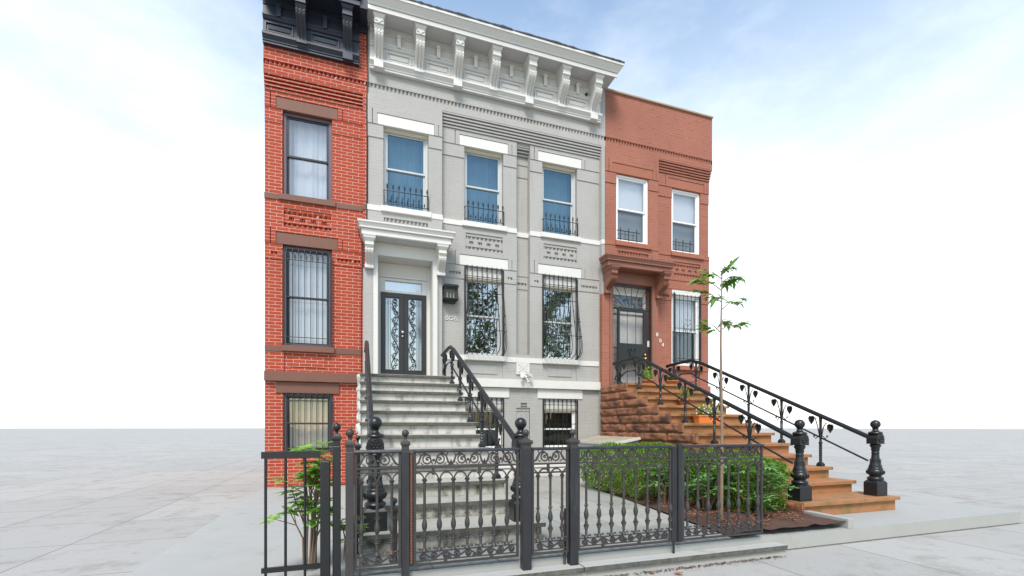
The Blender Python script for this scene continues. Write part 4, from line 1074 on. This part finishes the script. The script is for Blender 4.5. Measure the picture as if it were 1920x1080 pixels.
m = MB(); m.box(5.80, 5.90, -6.35, -5.74, -.02, .10); tag(m.build('bed_kerb', CON, None, .006), None, None, kind='structure')
m = MB(); rnd = random.Random(3)
for i in range(900):
    y = -6.2+4.2*rnd.random(); xl = 4.03+.13*(y+6.33); x = xl+(1.5)*rnd.random(); a = rnd.random()*6.3
    m.leaf((x,y,.075+.03*rnd.random()), (math.cos(a),math.sin(a),.25*rnd.random()), (0,0,1), .05+.05*rnd.random(), .022, .2)
tag(m.build('mulch_chips', RDL), None, None, kind='stuff')
# curb ledge under the fence: bluestone slabs
lx = [-1.9, -.12, 2.03, 4.6]
for i in range(3):
    m = MB(); m.box(lx[i]+.004, lx[i+1]-.004, -6.52, -6.352, -.135, -.08); o = m.build('fence_ledge', LED, None, .008); tag(o, None, None, kind='structure')
    pass
m = MB(); m.box(-1.9, 4.6, -6.49, -6.36, -.199, -.136); tag(m.build('ledge_base', SWK), None, None, kind='structure')
m = MB(); m.box(-1.9, 4.6, -6.351, -6.0, -.019, -.010); tag(m.build('ledge_inner', CON), None, None, kind='structure')

m = MB(); rnd = random.Random(31)
for i in range(700):
    x = -.5+5.0*rnd.random(); y = -6.53-abs(rnd.gauss(0,.022)); a = rnd.random()*6.3
    m.leaf((x,y,-.197+.01*rnd.random()), (math.cos(a),math.sin(a),.3*rnd.random()), (0,0,1), .02+.03*rnd.random()**3, .014, .3)
tag(m.build('kerb_debris', MUL), None, None, kind='stuff')
# fallen leaves on the sidewalk
rnd = random.Random(11)
lv = [(2.35,-6.62,'brown curled leaf on the sidewalk below the long fence panel'),(3.0,-6.68,'orange-brown leaf lying on the sidewalk at the right edge'),(2.02,-6.60,'small reddish leaf beside the ledge joint'),(2.75,-6.60,'tiny dry leaf against the ledge near the right edge')]
for i, (x, y, lb) in enumerate(lv):
    m = MB(); a = rnd.random()*6
    for k in range(5):
        b = a+(k-2)*.5; m.leaf((x,y,-.192+.004*k), (math.cos(b),math.sin(b),.15), (0,0,1), (.085 if i < 2 else .045)*(1-.12*abs(k-2)), .03 if i < 2 else .018, .25)
    tag(m.build('fallen_leaf', RDL), lb, 'leaf', 'fallen leaves on the sidewalk')

# ================================================================== storage box with slanted lid
BX = empty('storage_box', (5.5, -.9, 0), 'white wooden storage box with slanted weathered lid, against the grey house', 'storage box')
m = MB(); yb = -1.75
for i in range(9):
    y0 = yb+.03+i*.195; m.box(5.24, 5.262, y0+.003, y0+.192, .0, .86)
for i in range(4):
    x0 = 5.263+i*.155; m.box(x0+.003, x0+.152, yb, yb+.022, 0, .89+.03*i)
m.box(5.86, 5.88, yb+.03, .08, 0, .95)
m.build('boards', WP, BX, .003)
m = MB(); m.prismy([(5.20,.90),(5.90,1.025),(5.90,1.037),(5.20,.912)], -1.83, .09); m.build('lid_board', HAT, BX, .003)
m = MB(); m.box(5.185, 5.20, -1.85, .09, .855, .914); m.prismy([(5.185,.855),(5.905,.985),(5.905,1.045),(5.185,.914)], -1.86, -1.831); m.build('lid_trim', WP, BX, .003)
m = MB(); m.box(5.225, 5.239, -1.05, -.9, .78, .80); m.ball((5.228,-1.0,.77), .02, 6); m.build('latch', BLK, BX)
# drain pipe along the wall base
m = MB(); m.tube([(3.55,.02,.08),(3.6,.0,.13),(4.3,-.02,.13),(5.1,-.02,.13)], .022, 8); m.ball((3.56,.02,.10), .035, 6)
tag(m.build('drain_pipe', IRN), 'dark rusty pipe running along the base of the grey wall', 'pipe')

# ================================================================== vegetation
def hedge(x0, x1, y0, y1, h, label, seed):
    root = empty('boxwood_hedge', ((x0+x1)/2,(y0+y1)/2,0), label, 'hedge'); rnd = random.Random(seed)
    m = MB()
    for i in range(26):
        x = x0+.15+(x1-x0-.3)*rnd.random(); y = y0+.15+(y1-y0-.3)*rnd.random()
        m.tube([(x,y,.02),(x+.1*(rnd.random()-.5),y+.1*(rnd.random()-.5),h*.45),(x+.3*(rnd.random()-.5),y+.3*(rnd.random()-.5),h*.85)], [.012,.008,.003], 5)
    m.build('stems', TWG, root)
    m = MB(); n = 30000
    for i in range(n):
        # shell-biased point in a rounded box
        u = [rnd.random() for _ in range(3)]
        f = rnd.random()
        if f < .8:
            k = rnd.choice((0, 0, 1, 1, 2, 2)); u[k if k < 2 else 2] = (rnd.choice((0., 1.)) if k < 2 else 1.)+(-1 if k == 2 else 0)*abs(rnd.gauss(0,.07))+(rnd.gauss(0,.03) if k < 2 else 0)
        x = x0+(x1-x0)*u[0]; y = y0+(y1-y0)*u[1]; z = .05+(h-.05)*u[2]
        lump = .11*noise.noise(Vector((x*2.6,y*2.6,z*2.6+seed)))+.05*noise.noise(Vector((x*8,y*8,z*8)))
        cx, cy = (x0+x1)/2, (y0+y1)/2
        r = math.hypot((x-cx)/((x1-x0)/2), (y-cy)/((y1-y0)/2))
        if noise.noise(Vector((x*4.5,y*4.5,z*4.5))) < -.32 and rnd.random() < .8: continue
        z -= max(0, r-.75)*.22*(z/h); s = 1+lump-.07*(1-z/h)**1.5
        x = cx+(x-cx)*s; y = cy+(y-cy)*s; z *= 1+lump*.6
        d = Vector((rnd.gauss(0,1),rnd.gauss(0,1),rnd.gauss(.5,.8)))
        m.leaf((x,y,max(.02,z)), d, (rnd.random(),rnd.random(),1), (.034+.018*rnd.random()), .023, .15)
    m.build('foliage', BOX, root); return root
hedge(4.36, 5.82, -4.0, -1.85, .90, 'clipped boxwood hedge behind the long fence panel, in front of the storage box', 5)

def rhodo(name, x, y, h, r, label, seed, mat=RHO, nst=22, ll=.14, lw=.048):
    root = empty(name, (x,y,.03), label, 'shrub'); rnd = random.Random(seed); st = MB(); lf = MB()
    for i in range(nst):
        a = rnd.random()*6.28; q = r*(.25+.75*rnd.random()); hh = h*(.45+.55*rnd.random())*(1.05-.35*q/r)
        tip = Vector((x+q*math.cos(a), y+q*math.sin(a), hh)); mid = Vector((x+q*.4*math.cos(a+.3), y+q*.4*math.sin(a+.3), hh*.55))
        st.tube([(x+.05*math.cos(a),y+.05*math.sin(a),.02), mid, tip], [.011,.008,.004], 5)
        for br in range(3):
            t2 = tip+Vector((rnd.gauss(0,.07),rnd.gauss(0,.07),rnd.gauss(-.02,.06))) if br else tip
            if br: st.tube([mid+(tip-mid)*.5, t2], [.005,.003], 4)
            n = rnd.randint(7, 10)
            for k in range(n):
                b = 2*PI*k/n+rnd.random()*.5; e = rnd.uniform(-.25,.45)
                lf.leaf(t2+Vector((0,0,rnd.uniform(-.02,.01))), (math.cos(b),math.sin(b),e), (0,0,1), ll*(.65+.5*rnd.random()), lw, .12)
    st.build('stems', TWG, root); lf.build('leaves', mat, root); return root
hedge(5.02, 5.84, -5.45, -4.02, .86, 'second clump of boxwood hedge behind the rhododendrons at the right edge', 15)
rhodo('rhododendron', 4.56, -4.40, .70, .34, 'rhododendron with pale green whorled leaves beside the hedge', 4)
rhodo('rhododendron', 4.78, -5.05, .80, .38, 'rhododendron with yellowing leaves at the right edge behind the fence', 9)
rhodo('rhododendron', 5.22, -5.45, .92, .40, 'taller rhododendron behind the yellowing one, at the right edge', 12)
rhodo('leafy_shrub', -.42, -6.02, 1.18, .22, 'bright green leafy vine shrub behind the black posts at the left edge', 21, VIN, 16, .13, .065)
rhodo('leafy_shrub', -.10, -5.9, .62, .10, 'small trailing green plant low beside the stoop corner', 23, VIN, 5, .09, .04)

def pot(x, y, z, label, mat, lm, r=.11, h=.11, long=0, fl=None, seed=1, n=260, hh=.22):
    root = empty('potted_plant', (x,y,z), label, 'potted plant', 'potted plants on the brownstone stoop'); rnd = random.Random(seed)
    m = MB()
    if long:
        m.frus(x-long*.46,x+long*.46,y-.07,y+.07,z,x-long*.5,x+long*.5,y-.09,y+.09,z+h); m.box(x-long*.52,x+long*.52,y-.10,y+.10,z+h-.025,z+h)
    else: m.lathe([(r*.6,0),(r*.95,h*.8),(r*1.05,h*.8),(r*1.08,h),(r*.9,h),(r*.85,h*.85)], x, y, 18, z)
    m.build('pot', mat, root)
    m = MB(); f = MB()
    for i in range(n):
        u = rnd.gauss(0,.42)*(long*.55 if long else r*1.1); v = rnd.gauss(0,.4)*(.1 if long else r*1.1); w = abs(rnd.gauss(0,.45))*hh
        p = Vector((x+u,y+v,z+h-.01+w)); d = Vector((u*2+rnd.gauss(0,.1),v*2+rnd.gauss(0,.1),.12+rnd.random()*.2))
        m.leaf(p, d, (0,0,1), .045+.02*rnd.random(), .03, .15)
        if fl and rnd.random() < .16:
            for k in range(5): f.leaf(p+Vector((0,-.01,.035)), (math.cos(k*1.26),-.4,math.sin(k*1.26)), (0,-1,0), .022, .018, .1)
    m.build('leaves', lm, root)
    if fl: f.build('flowers', fl, root)
zs = lambda k: RR*(12-k)
pot(O+.80, -.95, zs(0), 'lime green bushy plant in a terracotta bowl at the foot of the iron gate', TER, POT, .15, .11, seed=2, hh=.34)
pot(O+1.45, -1.0, zs(0), 'dark green plant in a wide terracotta bowl on the right of the brownstone landing', TER, POD, .15, .11, seed=3, hh=.16)
pot(O+.85, -2.20, zs(3)+0, 'loose green plant with a few red flowers halfway down the brownstone steps', TER, POT, .13, .14, fl=PKM, seed=4, hh=.30)
pot(O+.80, -2.97, zs(5)+0, 'long orange planter of variegated leaves and pink flowers on the lower brownstone steps', ORG, POT, long=.62, h=.16, fl=PKL, seed=5, n=700, hh=.2)

# young tree whose left twigs reach into the picture
def sapling():
    root = empty('young_tree', (4.38,-5.75,.0), 'slender young tree with lobed bright green leaves, its twigs entering from the right edge', 'tree'); rnd = random.Random(8)
    t = MB(); t.tube([(4.38,-5.75,0),(4.40,-5.74,1.2),(4.36,-5.76,2.3),(4.39,-5.75,3.25)], [.022,.018,.013,.006], 8); t.build('trunk', TWG, root)
    b = MB(); l = MB()
    for (z, dx, dy, dz) in ((2.45,-.28,-.05,.10),(2.85,-.30,.05,.14),(3.0,-.34,0,.12),(3.05,.2,.1,.15),(2.75,.22,-.1,.15),(3.15,-.15,.12,.12),(2.6,.2,.1,.05),(3.1,.24,-.05,.1),(2.9,.1,.2,.1),(3.2,.08,-.08,.1),(2.5,.26,-.1,.1)):
        p = Vector((4.38,-5.75,z)); q = p+Vector((dx,dy,dz)); b.tube([p,(p+q)/2+Vector((0,0,.03)),q], [.007,.005,.002], 5)
        for k in range(6):
            u = .45+.11*k; c = p+(q-p)*u; a = rnd.uniform(-1,1)
            d = Vector(((q-p).x*1.2+rnd.gauss(0,.2), rnd.gauss(0,.25), rnd.gauss(-.12,.1))).normalized()
            s = Vector((0,0,1)).cross(d)
            for (ka, kl) in ((0,1),(.7,.62),(-.7,.62),(1.2,.45),(-1.2,.45)):   # lobed leaf: several blades from one stalk
                l.leaf(c+d*.02, d*math.cos(ka)+s*math.sin(ka), (0,-.5,1), .17*kl, .055, .1)
    b.build('twigs', TWG, root); l.build('leaves', OAK, root)
sapling()

# street trees on the far side of the road: seen mirrored in the parlour windows
def street_tree(x, y, h, r, label, seed):
    root = empty('street_tree', (x,y,-.2), label, 'tree', 'street trees across the road'); rnd = random.Random(seed)
    t = MB(); t.tube([(x,y,-.2),(x+.1,y,h*.3),(x,y+.1,h*.55),(x,y,h*.8)], [.22,.17,.11,.04], 10)
    t.build('trunk', BRK, root); b = MB(); l = MB()
    for i in range(16):
        a = i*2.4; z = h*(.3+.035*i); q = r*(.95-.5*abs(i/16-.4)); e = Vector((x+q*math.cos(a),y+q*math.sin(a),z+h*.14)); s = Vector((x,y,z))
        b.tube([s,(s+e)/2+Vector((0,0,.3)),e], [.07,.04,.012], 6)
        for c in range(7):
            cc = s+(e-s)*(.3+.12*c)+Vector((rnd.gauss(0,.4),rnd.gauss(0,.4),rnd.gauss(.1,.35))); cr = .35+.3*rnd.random()
            for k in range(75):
                d = Vector((rnd.gauss(0,1),rnd.gauss(0,1),rnd.gauss(0,.8)))
                l.leaf(cc+d*cr*.55, d, (rnd.random(),rnd.random(),1), .26, .17, .1)
    b.build('limbs', BRK, root); l.build('crown', STR, root)
street_tree(7.3, -22.5, 15, 3.6, 'street tree mirrored in the left parlour window', 3)
street_tree(14.2, -23.5, 14.5, 4.2, 'street tree mirrored in the right parlour window', 6)

# ================================================================== camera, light, world
cam = bpy.data.cameras.new('camera'); co = bpy.data.objects.new('camera', cam); COL.objects.link(co)
TH = math.atan(851/2540.)
co.location = (0, -10.4, 1.258); co.rotation_euler = (PI/2, 0, -TH)
cam.sensor_width = 36; cam.lens = 851/1920*36; cam.shift_y = 260/1920; cam.clip_end = 2000; cam.clip_start = .05
C.camera = co
SEL, SAZ = R(52), R(205)     # sun elevation, compass-like angle (direction to the sun measured from +y toward +x)
sd = Vector((math.sin(SAZ)*math.cos(SEL), math.cos(SAZ)*math.cos(SEL), math.sin(SEL)))
sl = bpy.data.lights.new('sun', 'SUN'); sl.energy = 2.7; sl.angle = R(20); sl.color = (1, .93, .84)
so = bpy.data.objects.new('sun', sl); COL.objects.link(so); so.rotation_euler = (-sd).to_track_quat('-Z', 'Y').to_euler()
w = bpy.data.worlds.new('World'); C.world = w; w.use_nodes = True; t = w.node_tree
bg = t.nodes['Background']; sk = t.nodes.new('ShaderNodeTexSky'); sk.sky_type = 'NISHITA'; sk.sun_disc = False
sk.sun_elevation = SEL; sk.sun_rotation = SAZ; sk.air_density = 1.5; sk.dust_density = .4; sk.ozone_density = .8
tc = t.nodes.new('ShaderNodeTexCoord'); v = tc.outputs['Generated']
sx = t.nodes.new('ShaderNodeSeparateXYZ'); t.links.new(v, sx.inputs[0])
mp = t.nodes.new('ShaderNodeVectorMath'); mp.operation = 'MULTIPLY'; t.links.new(v, mp.inputs[0]); mp.inputs[1].default_value = (1, 1, 2.2)
cl = noi(t, mp.outputs[0], 1.6, 7, .6)
low = ramp(t, sx.outputs[2], .72, .30)        # more cloud towards the horizon
north = ramp(t, sx.outputs[1], -.35, .25)       # the cloud bank stands behind the houses; the street side is clear blue
f = mathn(t, 'MULTIPLY', mathn(t, 'ADD', mathn(t, 'MULTIPLY', ramp(t, cl, .45, .75), .45), mathn(t, 'MULTIPLY', low, .75)), mathn(t, 'ADD', mathn(t, 'MULTIPLY', north, .75), .25))
fc = mathn(t, 'MINIMUM', f, .93)
skc = mixc(t, 1.0, sk.outputs[0], (1.17, 1.21, 1.21), 'MULTIPLY')
cc = mixc(t, fc, skc, (7.4, 7.8, 8.3))
t.links.new(cc, bg.inputs[0]); bg.inputs[1].default_value = .125
C.view_settings.view_transform = 'Standard'; C.view_settings.look = 'None'; C.view_settings.exposure = .66; C.view_settings.gamma = 1
C.render.resolution_x = 1024; C.render.resolution_y = 576
try: C.cycles.max_bounces = 8; C.cycles.transparent_max_bounces = 16
except Exception: pass
